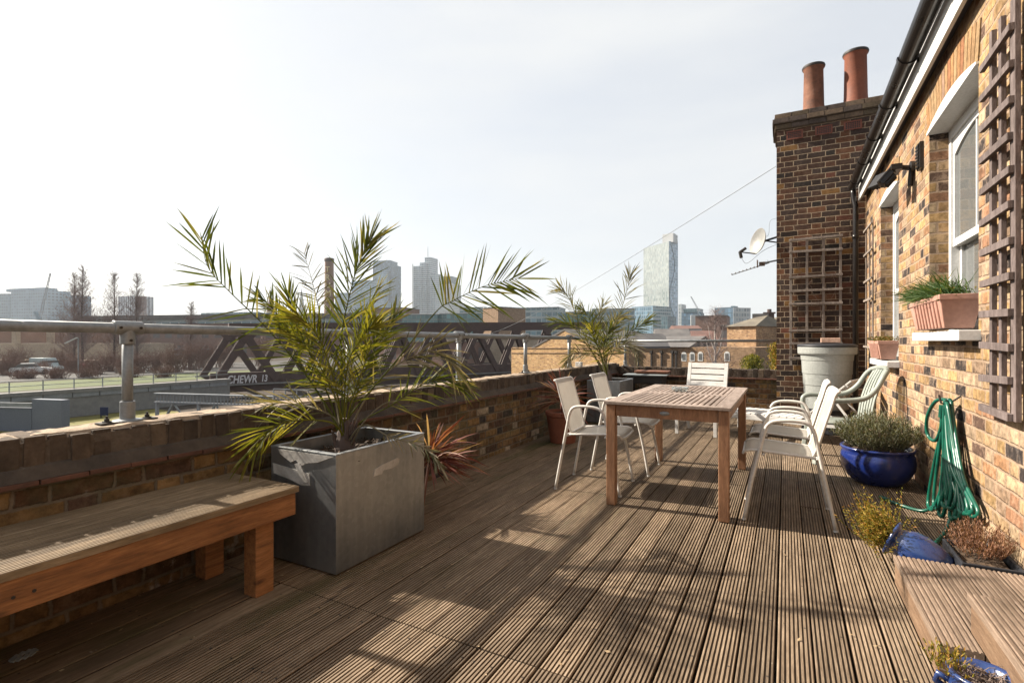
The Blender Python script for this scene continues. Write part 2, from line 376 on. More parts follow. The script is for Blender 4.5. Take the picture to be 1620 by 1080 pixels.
M_rach = rough_mat('palm_stalk', (.10, .10, .025), (.20, .19, .06), 8, .5, .1, .001, 50)
M_cord = leaf_mat('cordyline_leaf', [(0, (.07, .02, .018)), (.4, (.15, .045, .038)), (.7, (.25, .11, .09)), (1, (.38, .27, .22))], .35)
M_lav = leaf_mat('lavender_leaf', [(0, (.05, .055, .03)), (.5, (.11, .115, .07)), (.85, (.175, .175, .12)), (1, (.20, .15, .12))], .25, .7)
M_heath = leaf_mat('heather_leaf', [(0, (.06, .07, .012)), (.35, (.15, .135, .02)), (.7, (.28, .20, .035)), (1, (.33, .16, .05))], .3, .6)
M_heathgreen = leaf_mat('heather_leaf_green', [(0, (.04, .06, .01)), (.5, (.13, .13, .02)), (1, (.26, .22, .05))], .3, .6)
M_dead = leaf_mat('dead_heather', [(0, (.09, .045, .028)), (.5, (.18, .09, .055)), (1, (.28, .165, .11))], .25, .7)
M_twig = rough_mat('dry_twig', (.10, .07, .055), (.22, .16, .13), 8, .8, .2, .001, 50)
M_chive = leaf_mat('grass_blade', [(0, (.02, .05, .012)), (.6, (.05, .09, .025)), (1, (.11, .14, .05))], .35, .45)
M_sedum = leaf_mat('sedum_leaf', [(0, (.05, .065, .012)), (.5, (.12, .11, .022)), (1, (.22, .10, .045))], .25, .5)
M_bark = rough_mat('bark', (.06, .045, .04), (.11, .08, .07), 8, .9, .3, .01, 20)
M_barkpink = rough_mat('bark_reddish', (.14, .10, .09), (.22, .165, .15), 8, .9, .0)
M_birch = rough_mat('birch_bark', (.30, .26, .24), (.52, .48, .45), 3, .8, .2, .01, 10, (1, 1, 3))

def glaze(name, c1, c2):
    m = NT(name); co = m.coord('Object')
    f = m.noise(co, 3.2, 6, .65); c = m.ramp(f, [(.3, c1), (.7, c2)])
    c = m.mix(m.ramp(m.noise(co, 9, 6, .7), [(.62, 0.0), (.7, .35)]), c, (.12, .13, .2))
    m.bump(m.noise(co, 9, 3), .08, .004)
    m.p.inputs['Coat Weight'].default_value = .6; m.p.inputs['Coat Roughness'].default_value = .12
    return m.fin(c, m.ramp(f, [(.3, .18), (.7, .4)]), 0, .5)
M_blue = glaze('blue_glaze', (.004, .011, .075), (.010, .028, .17))
M_bluepale = glaze('blue_glaze_pale', (.008, .022, .085), (.022, .048, .16))
def zinc():
    m = NT('zinc_sheet'); co = m.coord('Object'); f = m.noise(m.coord('Object', (1, 1, .35)), 3.5, 7, .68)
    v = m.n('ShaderNodeTexVoronoi'); v.inputs['Scale'].default_value = 38; m.set(v.inputs['Vector'], co)
    c = m.ramp(f, [(.3, (.20, .215, .23)), (.5, (.27, .28, .285)), (.72, (.34, .34, .335))])
    sv = m.n('ShaderNodeSeparateColor'); m.set(sv.inputs[0], v.outputs['Color']); c = m.mix(.3, c, m.ramp(sv.outputs[0], [(0, .75), (1, 1.2)]), 'MULTIPLY')
    st_ = m.noise(m.coord('Object', (9, 9, .8)), 3, 4); c = m.mix(.35, c, m.ramp(st_, [(.3, .7), (.7, 1.2)]), 'MULTIPLY')
    m.bump(m.noise(co, 2.5, 3), .12, .02)
    return m.fin(c, m.ramp(f, [(.3, .34), (.7, .5)]), .85, .5)
M_zinc = zinc()
M_tape = rough_mat('peeling_tape', (.30, .28, .25), (.46, .44, .41), 9, .6, .5, .003, 30)
def hose_m():
    m = NT('green_hose'); co = m.coord('Object'); c = m.ramp(m.noise(co, 12, 3), [(.3, (.001, .042, .028)), (.7, (.004, .09, .058))])
    return m.fin(c, .35, 0, .5)
M_hose = hose_m()
def mesh_fab():
    m = NT('chair_mesh'); co = m.coord('Object')
    c = m.ramp(m.noise(co, 5, 3), [(.3, (.41, .38, .335)), (.7, (.49, .46, .41))])
    fine = m.n('ShaderNodeTexChecker'); fine.inputs['Scale'].default_value = 420; m.set(fine.inputs['Vector'], co)
    c = m.mix(.25, c, m.ramp(fine.outputs['Fac'], [(0, .6), (1, 1.0)]), 'MULTIPLY')
    m.fin(c, .6, 0, .3)
    tr = m.n('ShaderNodeBsdfTranslucent'); m.set(tr.inputs[0], c)
    tp = m.n('ShaderNodeBsdfTransparent')
    a = m.n('ShaderNodeMixShader'); a.inputs[0].default_value = .25; m.t.links.new(m.p.outputs[0], a.inputs[1]); m.t.links.new(tr.outputs[0], a.inputs[2])
    b = m.n('ShaderNodeMixShader'); b.inputs[0].default_value = .13; m.t.links.new(a.outputs[0], b.inputs[1]); m.t.links.new(tp.outputs[0], b.inputs[2])
    m.t.links.new(b.outputs[0], m.out.inputs[0]); return m.m
M_mesh = mesh_fab()
def glass_m(name, tint, rough=.05):
    m = NT(name); return m.fin(tint, rough, 0, .9)
M_pane = glass_m('window_glass', (.10, .105, .105), .04)
def clear_glass():
    m = NT('clear_glass'); m.p.inputs['Transmission Weight'].default_value = .9; m.p.inputs['IOR'].default_value = 1.45
    return m.fin((.8, .85, .85), .05, 0, .5)
M_clear = clear_glass()
M_dishgrey = rough_mat('dish_grey', (.19, .19, .18), (.26, .26, .25), 5, .5, .05, .001, 40)
M_butt = rough_mat('water_butt_plastic', (.21, .22, .21), (.28, .29, .275), 2, .5, .05, .001, 40)
M_greenchair = rough_mat('green_grey_plastic', (.20, .225, .20), (.28, .30, .27), 3, .45, .05, .001, 50)
M_darkgrey = rough_mat('dark_grey_plastic', (.012, .013, .017), (.026, .028, .034), 3, .5, .05, .001, 50)

def facade(name, wall, glass, pw, ph, fw=.25, fh=.3, rough=.3, vary=.5, metal=0, wallvar=.15):
    m = NT(name); uv = m.n('ShaderNodeTexCoord').outputs['UV']; sep = m.n('ShaderNodeSeparateXYZ'); m.set(sep.inputs[0], uv)
    a = m.math('DIVIDE', sep.outputs[0], pw); b = m.math('DIVIDE', sep.outputs[1], ph)
    fa = m.math('FRACT', a); fb = m.math('FRACT', b)
    win = m.math('MULTIPLY', m.math('GREATER_THAN', fa, fw), m.math('GREATER_THAN', fb, fh))
    cb = m.n('ShaderNodeCombineXYZ'); m.set(cb.inputs[0], m.math('FLOOR', a)); m.set(cb.inputs[1], m.math('FLOOR', b))
    wz = m.n('ShaderNodeTexWhiteNoise'); m.set(wz.inputs['Vector'], cb.outputs[0])
    g = m.mix(vary, glass, m.ramp(wz.outputs['Value'], [(0, .3), (.7, 1.0), (1, 2.0)]), 'MULTIPLY')
    wl = m.mix(wallvar*3, wall, m.ramp(m.noise(uv, .08, 5), [(.3, .6), (.7, 1.2)]), 'MULTIPLY')
    c = m.mix(win, wl, g)
    m.fin(c, m.math('SUBTRACT', .75, m.math('MULTIPLY', win, .75-rough)), metal, .5)
    return m.m

# ================================================================== setting: deck, ground
W = .97                # face of the house wall
PX = -2.65             # inner face of the left parapet
PB = 8.90              # inner face of the far parapet
ZG = -3.15
def board(mb, x0, x1, y0, y1, z, th=.028, ng=7, gd=.0065, axis='y'):
    wdt = x1-x0; prof = [(0, -th), (0, -.003), (.003, 0)]
    if ng:
        p = wdt/(ng+.45)
        for i in range(ng):
            c = p*(i+.72)
            prof += [(c-p*.25, 0), (c-p*.20, -gd), (c+p*.20, -gd), (c+p*.25, 0)]
    prof += [(wdt-.003, 0), (wdt, -.003), (wdt, -th)]
    poly = []
    for (a, b) in prof: poly.append((x0+a, 0, z+b) if axis == 'y' else (0, x0+a, z+b))
    if axis == 'y': mb.extr(poly[::-1], (0, y0, 0), (0, y1, 0))
    else: mb.extr(poly, (y0, 0, 0), (y1, 0, 0))
mb = MB(); rnd = random.Random(3)
nb = int((W-PX)/PITCH)+1
for i in range(nb):
    x1 = W-.004-i*PITCH; x0 = max(x1-PITCH+rnd.uniform(.005, .0115), PX+.004)
    if x1-x0 < .03: continue
    joints = [-1.6]
    if x1 < -.4: joints += [1.67, 5.3 if i % 2 else 5.9]
    else: joints += [4.19 if (i % 3 < 2) else 5.0, 7.1 if i % 2 else 6.4]
    if x1 > -.4: joints[1] += 0 if x1 > .1 else 2.1
    joints = sorted(joints)+[PB-.005]
    for a, b in zip(joints, joints[1:]):
        board(mb, x0, x1, a+.003, b-.003, rnd.uniform(-.0015, .0015), ng=0 if (x1 < -1.93 and b < 1.8) else 7)
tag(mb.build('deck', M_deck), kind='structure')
mb = MB(); mb.box((PX-.3, -1.8, -.25), (W+.3, PB+.25, -.06)); tag(mb.build('terrace_slab', M_soil), kind='structure')

M_litter = rough_mat('dead_leaf', (.16, .10, .05), (.34, .26, .16), 30, .9, 0)
mb = MB(); rl = random.Random(77)
for k in range(230):
    x = rl.uniform(PX+.1, W-.1); y = abs(rl.gauss(0, 1))*2.4+.8
    if rl.random() < .4: x = rl.choice((PX+rl.uniform(.02, .25), W-rl.uniform(.02, .2)))
    if y > PB-.1 or (x > .44 and y < 3.6): continue
    a = rl.uniform(0, 6.28); s_ = rl.uniform(.004, .013); d1 = V((math.cos(a), math.sin(a), rl.uniform(-.1, .3)))*s_; d2 = V((-math.sin(a), math.cos(a), rl.uniform(-.1, .4)))*s_*.5; p = V((x, y, .006))
    mb.quad([p-d1, p-d2, p+d1+V((0, 0, .002)), p+d2])
tag(mb.build('leaf_litter', M_litter), 'tiny dry leaves and bits scattered on the decking', None, None, 'stuff')

def ground_mat():
    m = NT('ground_mat'); co = m.coord('World')
    c = m.ramp(m.noise(co, .03, 6), [(.35, (.032, .026, .021)), (.5, (.05, .041, .034)), (.65, (.075, .063, .053))])
    m.bump(m.noise(co, 1.0, 5), .3, .05); return m.fin(c, .95, 0, .1)
mb = MB(); mb.quad([(-1850, -400, ZG), (1850, -400, ZG), (1850, 2650, ZG), (-1850, 2650, ZG)]); tag(mb.build('ground', ground_mat()), kind='structure')
M_grass = rough_mat('turf', (.04, .062, .012), (.075, .09, .02), .8, .95, .5, .02, 8, coord='World')
M_grassy = rough_mat('turf_yellowing', (.11, .10, .02), (.19, .165, .035), .8, .95, .5, .02, 8, coord='World')
M_asph = rough_mat('asphalt', (.026, .024, .023), (.042, .039, .037), 1, .9, .2, .01, 20, coord='World')
# ================================================================== parapets
def coping_row(mb, p0, p1, z0, z1, wid, rnd):
    # bricks on edge laid across the wall head
    p0 = V(p0); p1 = V(p1); t = (p1-p0); Lg = t.length; t.normalize(); n = V((-t.y, t.x, 0))
    s = 0
    while s < Lg:
        wd = rnd.uniform(.062, .072)
        c = p0+t*(s+wd/2)+n*(wid/2+rnd.uniform(-.006, .006)); zz = z1+rnd.uniform(-.012, .006)
        mb.obox(V((c.x, c.y, (z0+zz)/2)), t*wd/2, n*(wid/2+rnd.uniform(-.004, .004)), V((rnd.uniform(-.003, .003), rnd.uniform(-.003, .003), (zz-z0)/2)))
        s += wd+rnd.uniform(.009, .014)
def bumpy_top(mb, x0, x1, y0, y1, z, nx, ny, amp, seed=0):
    n0 = len(mb.v)
    for i in range(nx+1):
        for j in range(ny+1):
            x = x0+(x1-x0)*i/nx; y = y0+(y1-y0)*j/ny
            e = min(i, nx-i, 3)/3 if nx > 6 else min(i, nx-i, 1)
            e2 = min(j, ny-j, 1)
            h = z+amp*(noise.noise(V((x*9+seed, y*9, 0)))+.6*noise.noise(V((x*23, y*23+seed, 3))))
            mb.v.append(V((x+.006*noise.noise(V((x*11, y*11, 7))), y, h if (e and e2) else z-.03)))
    for i in range(nx):
        for j in range(ny):
            a = n0+i*(ny+1)+j; mb.f.append((a, a+ny+1, a+ny+2, a+1))
rnd = random.Random(11)
pw = empty('parapet_wall', (PX, 3.5, 0), 0, 'long brick parapet with brick-on-edge coping running behind the bench and big planter', 'parapet')
o = lambda mb_, *a, **k: None
def world_part(mb, name, mat, root, **k):
    inv = root.matrix_basis.inverted() if True else None
    mb.v = [inv @ V(p) for p in mb.v]
    return mb.build(name, mat, root, **k)
ZT = .785
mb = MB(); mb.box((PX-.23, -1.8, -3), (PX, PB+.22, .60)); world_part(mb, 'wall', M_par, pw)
mb = MB()
y = -1.8
while y < PB: 
    wd = rnd.uniform(.155, .165); mb.obox((PX-.10, y+wd/2, .6125+rnd.uniform(-.002, .002)), (.145+rnd.uniform(-.004, .004), rnd.uniform(-.002, .002), 0), (0, wd/2-.002, 0), (0, 0, .0095)); y += wd
world_part(mb, 'creasing_tiles', M_tile, pw, bevel=.002)
mb = MB(); mb.box((PX-.215, -1.8, .6223), (PX-.004, PB+.2, ZT-.016)); world_part(mb, 'coping_bed', M_mort, pw)
mb = MB(); mb.extr([(PX-.01, 0, .6225), (PX+.036, 0, .6225), (PX+.030, 0, .632), (PX+.010, 0, .668), (PX-.01, 0, .682)][::-1], (0, -1.8, 0), (0, PB-.002, 0)); world_part(mb, 'cement_fillet', M_fillet, pw)
mb = MB(); coping_row(mb, (PX, -1.8, 0), (PX, PB, 0), .655, ZT, .225, rnd); world_part(mb, 'coping', M_cope, pw, bevel=.004)
mb = MB(); bumpy_top(mb, PX-.222, PX-.006, -1.8, PB+.1, ZT+.0045, 8, 420, .007)
world_part(mb, 'cement_cap', M_mortlight, pw, smooth=False)
pf = empty('parapet_wall', (-1.3, PB, 0), 0, 'short brick parapet across the far end of the terrace, meeting the dark chimney', 'parapet')
ZT2 = .735
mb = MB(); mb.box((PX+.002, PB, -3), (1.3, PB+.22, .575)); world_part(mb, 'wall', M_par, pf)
mb = MB(); x = PX+.003
while x < 1.2:
    wd = .16; mb.obox((x+wd/2, PB+.10, .5875), (wd/2-.002, 0, 0), (0, .142+rnd.uniform(-.004, .004), 0), (0, 0, .0095)); x += wd
world_part(mb, 'creasing_tiles', M_tile, pf, bevel=.002)
mb = MB(); mb.box((PX+.003, PB+.005, .598), (1.2, PB+.215, ZT2-.014)); world_part(mb, 'coping_bed', M_mort, pf)
mb = MB(); coping_row(mb, (PX+.01, PB, 0), (1.2, PB, 0), .5985, ZT2, .225, rnd); world_part(mb, 'coping', M_cope, pf, bevel=.004)

# ================================================================== galvanised handrail
rail = empty('handrail', (PX-.12, 1.30, ZT), 0, 'galvanised tube handrail bolted along the top of the brick parapets', 'railing')
RX = PX-.125; RZ = 1.235; RR = .0245
mb = MB(); mb.tube([(RX, -1.7, RZ+.005), (RX, PB+.10, RZ-.02), ], RR, 20); world_part(mb, 'rail', M_galv, rail, smooth=True)
mb = MB(); mb.tube([(RX, PB+.10, RZ-.055), (-.13, PB+.10, RZ-.055)], .021, 16); world_part(mb, 'rail', M_galv, rail, smooth=True)
posts = [(RX, y) for y in (-.12, 1.30, 2.71, 4.12, 5.55, 6.97)]+[(-2.52, PB+.10), (-.62-.62, PB+.10+.0)]
posts = posts[:7]
for (x, y) in posts:
    zt = RZ if x == RX else RZ-.055; zb = ZT+.004 if x == RX else ZT2
    mb = MB(); mb.tube([(x, y, zb), (x, y, zt-.02)], .0225, 18); mb_ = mb
    po = world_part(mb, 'post', M_galv, rail, smooth=True)
    mb = MB(); ax = V((0, 1, 0)) if x == RX else V((1, 0, 0)); c = V((x, y, zt))
    mb.tube([c-ax*.062, c-ax*.058, c+ax*.058, c+ax*.062], [.030, .033, .033, .030], 20)
    mb.tube([c, c-V((0, 0, .075)), c-V((0, 0, .079))], [.031, .031, .028], 20); world_part(mb, 'tee_fitting', M_galv, rail, smooth=False, bevel=.002)
    mb = MB()
    for s in (-1, 1):
        q = c+ax*.042*s; side = V((1, 0, 0)) if x == RX else V((0, -1, 0))
        mb.tube([q+side*.031, q+side*.0375], .0065, 8)
    mb.tube([V((x, y, zt-.06))+V((1, 0, 0))*.029, V((x, y, zt-.06))+V((1, 0, 0))*.0365], .0065, 8)
    world_part(mb, 'grub_screw', M_black, rail)
    mb = MB(); mb.lathe([(0, .004), (.058, .004), (.060, .008), (.056, .012), (.033, .014), (.031, .018), (.031, .095), (.029, .099), (.0225, .099)], (x, y, zb-.002), 24)
    world_part(mb, 'base_flange', M_galv, rail, smooth=False)
    mb = MB()
    for s in (-1, 1):
        mb.tube([(x, y+.085*s, zb+.001), (x, y+.085*s, zb+.012)], .018, 12); mb.tube([(x, y+.085*s, zb+.01), (x, y+.085*s, zb+.024)], .011, 6); mb.tube([(x, y+.085*s, zb+.02), (x, y+.085*s, zb+.036)], .0055, 8)
    mb.box((x-.03, y-.12, zb+.0005), (x+.03, y+.12, zb+.0065))
    world_part(mb, 'bolt', M_blacktin, rail)

# ================================================================== chimney stack
CY = 8.5; CX = -.12
ch = empty('chimney_stack', (.6, CY, 0), 0, 'tall sooty brick chimney stack with two clay pots beside the house', 'chimney')
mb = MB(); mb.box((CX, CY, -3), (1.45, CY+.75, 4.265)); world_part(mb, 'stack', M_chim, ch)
def course(x0, x1, y0, y1, z0, z1, rnd):
    mb = MB(); x = x0
    while x < x1-.02:
        wd = min(rnd.uniform(.215, .222), x1-x)
        mb.obox((x+wd/2, y0+.05, (z0+z1)/2), (wd/2-.004, 0, 0), (0, .05+rnd.uniform(0, .004), 0), (0, 0, (z1-z0)/2-.004)); x += wd
    y = y0+.105
    while y < y1-.02:
        wd = min(rnd.uniform(.215, .222), y1-y)
        mb.obox((x0+.05, y+wd/2, (z0+z1)/2), (.05+rnd.uniform(0, .004), 0, 0), (0, wd/2-.004, 0), (0, 0, (z1-z0)/2-.004)); y += wd
    return mb
M_cap = island_brick('cap_brick', [(0, (.10, .075, .05)), (.3, (.14, .10, .07)), (.6, (.085, .065, .055)), (.85, (.17, .12, .08))])
cm = MB()
for k, off in enumerate((.025, .055, .028)):
    z0 = 4.27+k*.077
    m_ = course(CX-off, 1.45, CY-off, CY+.75, z0, z0+.075, rnd); n = len(cm.v); cm.v += m_.v; cm.f += [tuple(i+n for i in f) for f in m_.f]
world_part(cm, 'corbelled_cap', M_cap, ch, bevel=.004)
mb = MB()
for k, off in enumerate((.017, .047, .020)): mb.box((CX-off, CY-off, 4.266+k*.077), (1.45, CY+.75, 4.343+k*.077-.001*k))
mb.box((CX+.02, CY+.02, 4.497), (1.4, CY+.7, 4.512)); world_part(mb, 'cap_mortar', M_mort, ch)
for (x, zt, r0, mt) in ((.362, 5.22, .135, M_terradark), (.88, 5.29, .145, M_terra)):
    mb = MB(); zb = 4.50; h = zt-zb
    mb.lathe([(r0+.012, 0), (r0+.008, .05), (r0, .16), (r0-.010, h-.06), (r0+.006, h-.04), (r0+.012, h-.015), (r0+.006, h), (r0-.02, h), (r0-.03, h-.3), (0, h-.32)], (x, CY+.28, zb), 32)
    world_part(mb, 'chimney_pot', mt, ch, smooth=True)
    mb = MB(); mb.lathe([(r0+.010, h-.034), (r0+.017, h-.014), (r0+.012, h+.003), (r0-.012, h+.006), (r0-.022, h-.02)], (x, CY+.28, zb), 32); world_part(mb, 'pot_rim', M_blacktin, ch, smooth=True)
M_airb = rough_mat('red_air_brick', (.14, .045, .03), (.20, .07, .045), 8, .8, .3, .002, 50)
for u in (1257, 1303, 1349):
    t = (u-810)/F; x = CY*(math.cos(YAW)*t-math.sin(YAW))/(math.sin(YAW)*t+math.cos(YAW))
    mb = MB(); x0, x1, z0, z1 = x-.105, x+.105, 4.10, 4.225; y0 = CY-.012
    mb.box((x0, y0, z0), (x1, CY+.01, z0+.018)); mb.box((x0, y0, z1-.018), (x1, CY+.01, z1)); mb.box((x0, y0, z0+.018), (x0+.02, CY+.01, z1-.018)); mb.box((x1-.02, y0, z0+.018), (x1, CY+.01, z1-.018))
    for k in range(6): xx = x0+.02+.17*(k+.8)/6.6; mb.box((xx, y0+.003, z0+.018), (xx+.007, CY+.01, z1-.018))
    for k in range(3): zz = z0+.018+(z1-z0-.036)*(k+1)/4; mb.box((x0+.02, y0+.005, zz-.003), (x1-.02, CY+.008, zz+.003))
    a = world_part(mb, 'air_brick', M_airb, ch)
    mb = MB().box((x0+.018, CY-.003, z0+.016), (x1-.018, CY+.01, z1-.016)); mb.v = [ch.matrix_basis.inverted() @ p for p in mb.v]; mb.build('vent_backing', M_black, a)  # black plate stands in for the shaded hollow behind the bars

# ================================================================== brick house
hs = empty('brick_house', (W, 5, 0), 0, 'sunlit yellow stock brick house with two white arched sash windows, black gutter and white fascia', 'house')
WZ = 2.75
wins = [(xw(1548, W), xw(1470, W), 1.236, WZ), (xw(1421.5, W), xw(1393, W), .975, WZ-.03)]
EV = 3.30; Y0, Y1 = -1.5, CY
mb = MB()
ys = [Y0, wins[0][0], wins[0][1], wins[1][0], wins[1][1], Y1]
for i in range(0, 5, 2): mb.box((W, ys[i], -3), (W+.3, ys[i+1], EV))
for wn_ in wins:
    mb.box((W, wn_[0], -3), (W+.3, wn_[1], wn_[2]-.06)); mb.box((W, wn_[0], wn_[3]+.002), (W+.3, wn_[1], EV))
world_part(mb, 'wall', M_wall, hs)
rise = .07
for (ya, yb, zs, zt) in wins:
    mb = MB(); n = 17; hgt = .225
    mid = (ya+yb)/2; hw = (yb-ya)/2
    for k in range(n):
        s = -1+2*(k+.5)/n; yy = mid+s*hw*1.03; zz = zt+.012+rise*(1-s*s)
        ang = s*.22; tdir = V((0, math.cos(ang), -math.sin(ang))); up = V((0, math.sin(ang), math.cos(ang)))
        mb.obox(V((W-.002, yy, zz))+up*(hgt/2), (.006, 0, 0), tdir*(hw/n*.90), up*(hgt/2))
    world_part(mb, 'brick_arch', M_arch, hs, bevel=.002)
def window(ya, yb, zs, zt):
    root = None
    xr = W+.115
    fr = MB(); a = .055
    # box frame
    fr.box((xr, ya, zs), (xr+.09, ya+a, zt)); fr.box((xr, yb-a, zs), (xr+.09, yb, zt)); fr.box((xr, ya+a, zt-a-.02), (xr+.09, yb-a, zt)); fr.box((xr, ya+a, zs), (xr+.09, yb-a, zs+.03))
    o = world_part(fr, 'window', M_white, hs, bevel=.004)
    iy0, iy1 = ya+a+.002, yb-a-.002; zm = zs+(zt-zs)*.42; it = zt-a-.022
    def sash(x, z0, z1, arch):
        s = MB(); b = .042
        s.box((x, iy0, z0), (x+.038, iy0+b, z1)); s.box((x, iy1-b, z0), (x+.038, iy1, z1)); s.box((x, iy0+b, z0), (x+.038, iy1-b, z0+b+.01)); s.box((x, iy0+b, z1-b), (x+.038, iy1-b, z1))
        m_ = (iy0+iy1)/2; s.box((x+.006, m_-.011, z0+b+.01), (x+.032, m_+.011, z1-b))
        if arch:
            n = 12; hw = (iy1-iy0)/2-b
            for k in range(n):
                y0_, y1_ = m_-hw+2*hw*k/n, m_-hw+2*hw*(k+1)/n
                f = lambda y: z1-b-.085*((y-m_)/hw)**2
                s.extr([(0, y0_, f(y0_)), (0, y1_, f(y1_)), (0, y1_, z1-b+.002), (0, y0_, z1-b+.002)], (x+.002, 0, 0), (x+.034, 0, 0))
        inv = hs.matrix_basis.inverted(); s.v = [inv @ p for p in s.v]
        q = s.build('sash', M_white, o, bevel=.003)
        g = MB(); g.box((x+.016, iy0+b*.5, z0+b*.5), (x+.020, iy1-b*.5, z1-b*.5)); g.v = [inv @ p for p in g.v]; g.build('pane', M_pane, o)
    sash(xr+.012, zm, it, True); sash(xr+.052, zs+.03, zm+.045, False)
    inv = hs.matrix_basis.inverted()
    mb = MB(); mb.box((W-.10, ya-.04, zs-.062), (W+.13, yb+.03, zs)); mb.v = [inv @ p for p in mb.v]; mb.build('sill', M_white, o, bevel=.005)
    mb = MB(); n = 16; mid = (ya+yb)/2; hw = (yb-ya)/2+.012; poly = [(0, mid-hw, zt-.002), (0, mid+hw, zt-.002)]
    for k in range(n+1):
        s = 1-2*k/n; poly.append((0, mid+s*hw, zt+.012+rise*(1-s*s)))
    mb.extr(poly[::-1], (W-.016, 0, 0), (W+.2, 0, 0)); mb.v = [inv @ p for p in mb.v]; mb.build('lintel', M_white, o)
    # curtain-dark interior
    mb = MB(); mb.box((W+.299, ya-.02, zs-.02), (W+.32, yb+.02, zt+.02)); mb.v = [inv @ p for p in mb.v]; mb.build('dark_interior', M_darkgrey, o)
for wn_ in wins: window(*wn_)
mb = MB(); mb.box((W-.085, Y0, 3.105), (W-.06, Y1-.02, 3.335)); world_part(mb, 'fascia', M_white, hs, bevel=.003)
mb = MB(); mb.box((W-.06, Y0, 3.17), (W-.001, Y1-.02, 3.185)); world_part(mb, 'soffit', M_darkgrey, hs)  # dark colour paints in the shadow under the eaves
GXc = W-.085-.070; GR = .060
gfun = lambda y: 3.395-.010*(y-Y0)
mb = MB(); n = 12; outer = []; inner = []
for k in range(n+1):
    a = math.pi*(1+k/n); outer.append((math.cos(a)*GR, math.sin(a)*GR)); inner.append((math.cos(a)*(GR-.004), math.sin(a)*(GR-.004)))
poly2 = outer+inner[::-1]
mb.extr([(GXc+p[0], 0, p[1]) for p in poly2], (0, Y0, gfun(Y0)), (0, Y1-.06, gfun(Y1)))
gt = world_part(mb, 'gutter', M_gutter, hs, smooth=False)
for y in [1.2, 2.2, 3.05, 3.95, 4.85, 5.7, 6.5, 7.3, 8.1]:
    mb = MB(); n = 10; R2 = GR+.008; pts = [(GXc+math.cos(math.pi*(1+k/n))*R2, math.sin(math.pi*(1+k/n))*R2) for k in range(n+1)]; pi_ = [(GXc+math.cos(math.pi*(1+k/n))*(GR+.0008), math.sin(math.pi*(1+k/n))*(GR+.0008)) for k in range(n+1)][::-1]
    mb.extr([(p[0], 0, p[1]) for p in pts+pi_], (0, y-.022, gfun(y)), (0, y+.022, gfun(y)))
    mb.box((GXc+GR-.003, y-.012, gfun(y)-.06), (W-.0855, y+.012, gfun(y)-.03))
    inv = hs.matrix_basis.inverted(); mb.v = [inv @ p for p in mb.v]; mb.build('gutter_bracket', M_gutter, gt)
mb = MB(); dx, dy = W-.13, CY-.11
mb.tube([(GXc, dy+.02, gfun(Y1)-GR+.02), (GXc, dy+.02, 3.2), (GXc+.005, dy+.02, 3.12), (dx, dy, 3.02), (dx, dy, .02)], .034, 16)
for z in (2.6, 1.0): mb.tube([(dx, dy, z-.03), (dx, dy, z+.03)], .041, 16)
world_part(mb, 'downpipe', M_gutter, hs, smooth=True)
mb = MB(); mb.extr([(W-.12, 0, 3.42), (W+3.2, 0, 5.3), (W+3.2, 0, 5.2), (W-.08, 0, 3.36)][::-1], (0, Y0, 0), (0, Y1-.02, 0)); world_part(mb, 'roof', M_slate, hs)

# ------------------------------------------------------------------ trellises
def trellis(root, ylist, zlist, x, xr, y0, y1, z0, z1, mat, sw=.03, st=.018, rnd=random.Random(5)):
    for i, y in enumerate(ylist):
        mb = MB(); mb.obox((x, y, (z0+z1)/2), (st/2, 0, 0), (0, (sw/2) if i < 2 or sw < .03 else sw*.8, 0), (0, rnd.uniform(-.008, .008), (z1-z0)/2)); world_part(mb, 'upright', mat, root, bevel=.002)
    for z in zlist:
        mb = MB(); mb.obox((xr, (y0+y1)/2+rnd.uniform(-.01, .01), z), (st/2, 0, 0), (0, (y1-y0)/2, rnd.uniform(-.006, .006)), (0, 0, sw/2)); world_part(mb, 'rung', mat, root, bevel=.002)
tr = empty('trellis', (W-.04, 3.4, .8), 0, 'near weathered wooden trellis with many rungs on the sunlit wall, right of the near window', 'trellis')
xt = W-.032
ylist = [xw(1571, xt), xw(1586, xt), xw(1607, xt)]
zl = [.82+.163*k for k in range(12)]
trellis(tr, ylist, zl, xt, xt-.022, xw(1600, xt-.02), xw(1553, xt-.02), .80, 2.76, M_trel, .036, .022)
tr = empty('trellis', (W-.04, 8, .9), 0, 'narrow broken grey trellis in the corner between downpipe and far window', 'trellis')
trellis(tr, [7.62, 7.9, 8.2], [1.1, 1.7, 1.95, 2.3, 2.62], W-.03, W-.05, 7.58, 8.26, .7, 2.66, M_treldark, .026, .016)
tr = empty('trellis', (.36, CY-.03, .8), 0, 'tall grey trellis on the dark chimney above the water butt', 'trellis')
xs = [.065+.203*k for k in range(4)]
for x in xs: mb = MB(); mb.obox((x, CY-.018, 1.74), (.016, 0, 0), (0, .010, 0), (0, 0, .92)); world_part(mb, 'upright', M_treldark, tr, bevel=.002)
for z in (2.64, 2.46, 2.10, 1.90, 1.71, 1.33, 1.14, .93): mb = MB(); mb.obox((.37, CY-.038, z), (.33, 0, rnd.uniform(-.006, .006)), (0, .0095, 0), (0, 0, .016)); world_part(mb, 'rung', M_treldark, tr, bevel=.002)
mb = MB(); r_ = random.Random(8)
for k in range(10):
    x, z = r_.uniform(.1, .65), r_.uniform(.85, 2.2); pts = [V((x, CY-.03, z))]
    for j in range(6): pts.append(pts[-1]+V((r_.uniform(-.05, .05), r_.uniform(-.012, .006), r_.uniform(.02, .09))))
    mb.tube(pts, .003, 4)
world_part(mb, 'climber_stem', M_twig, tr)

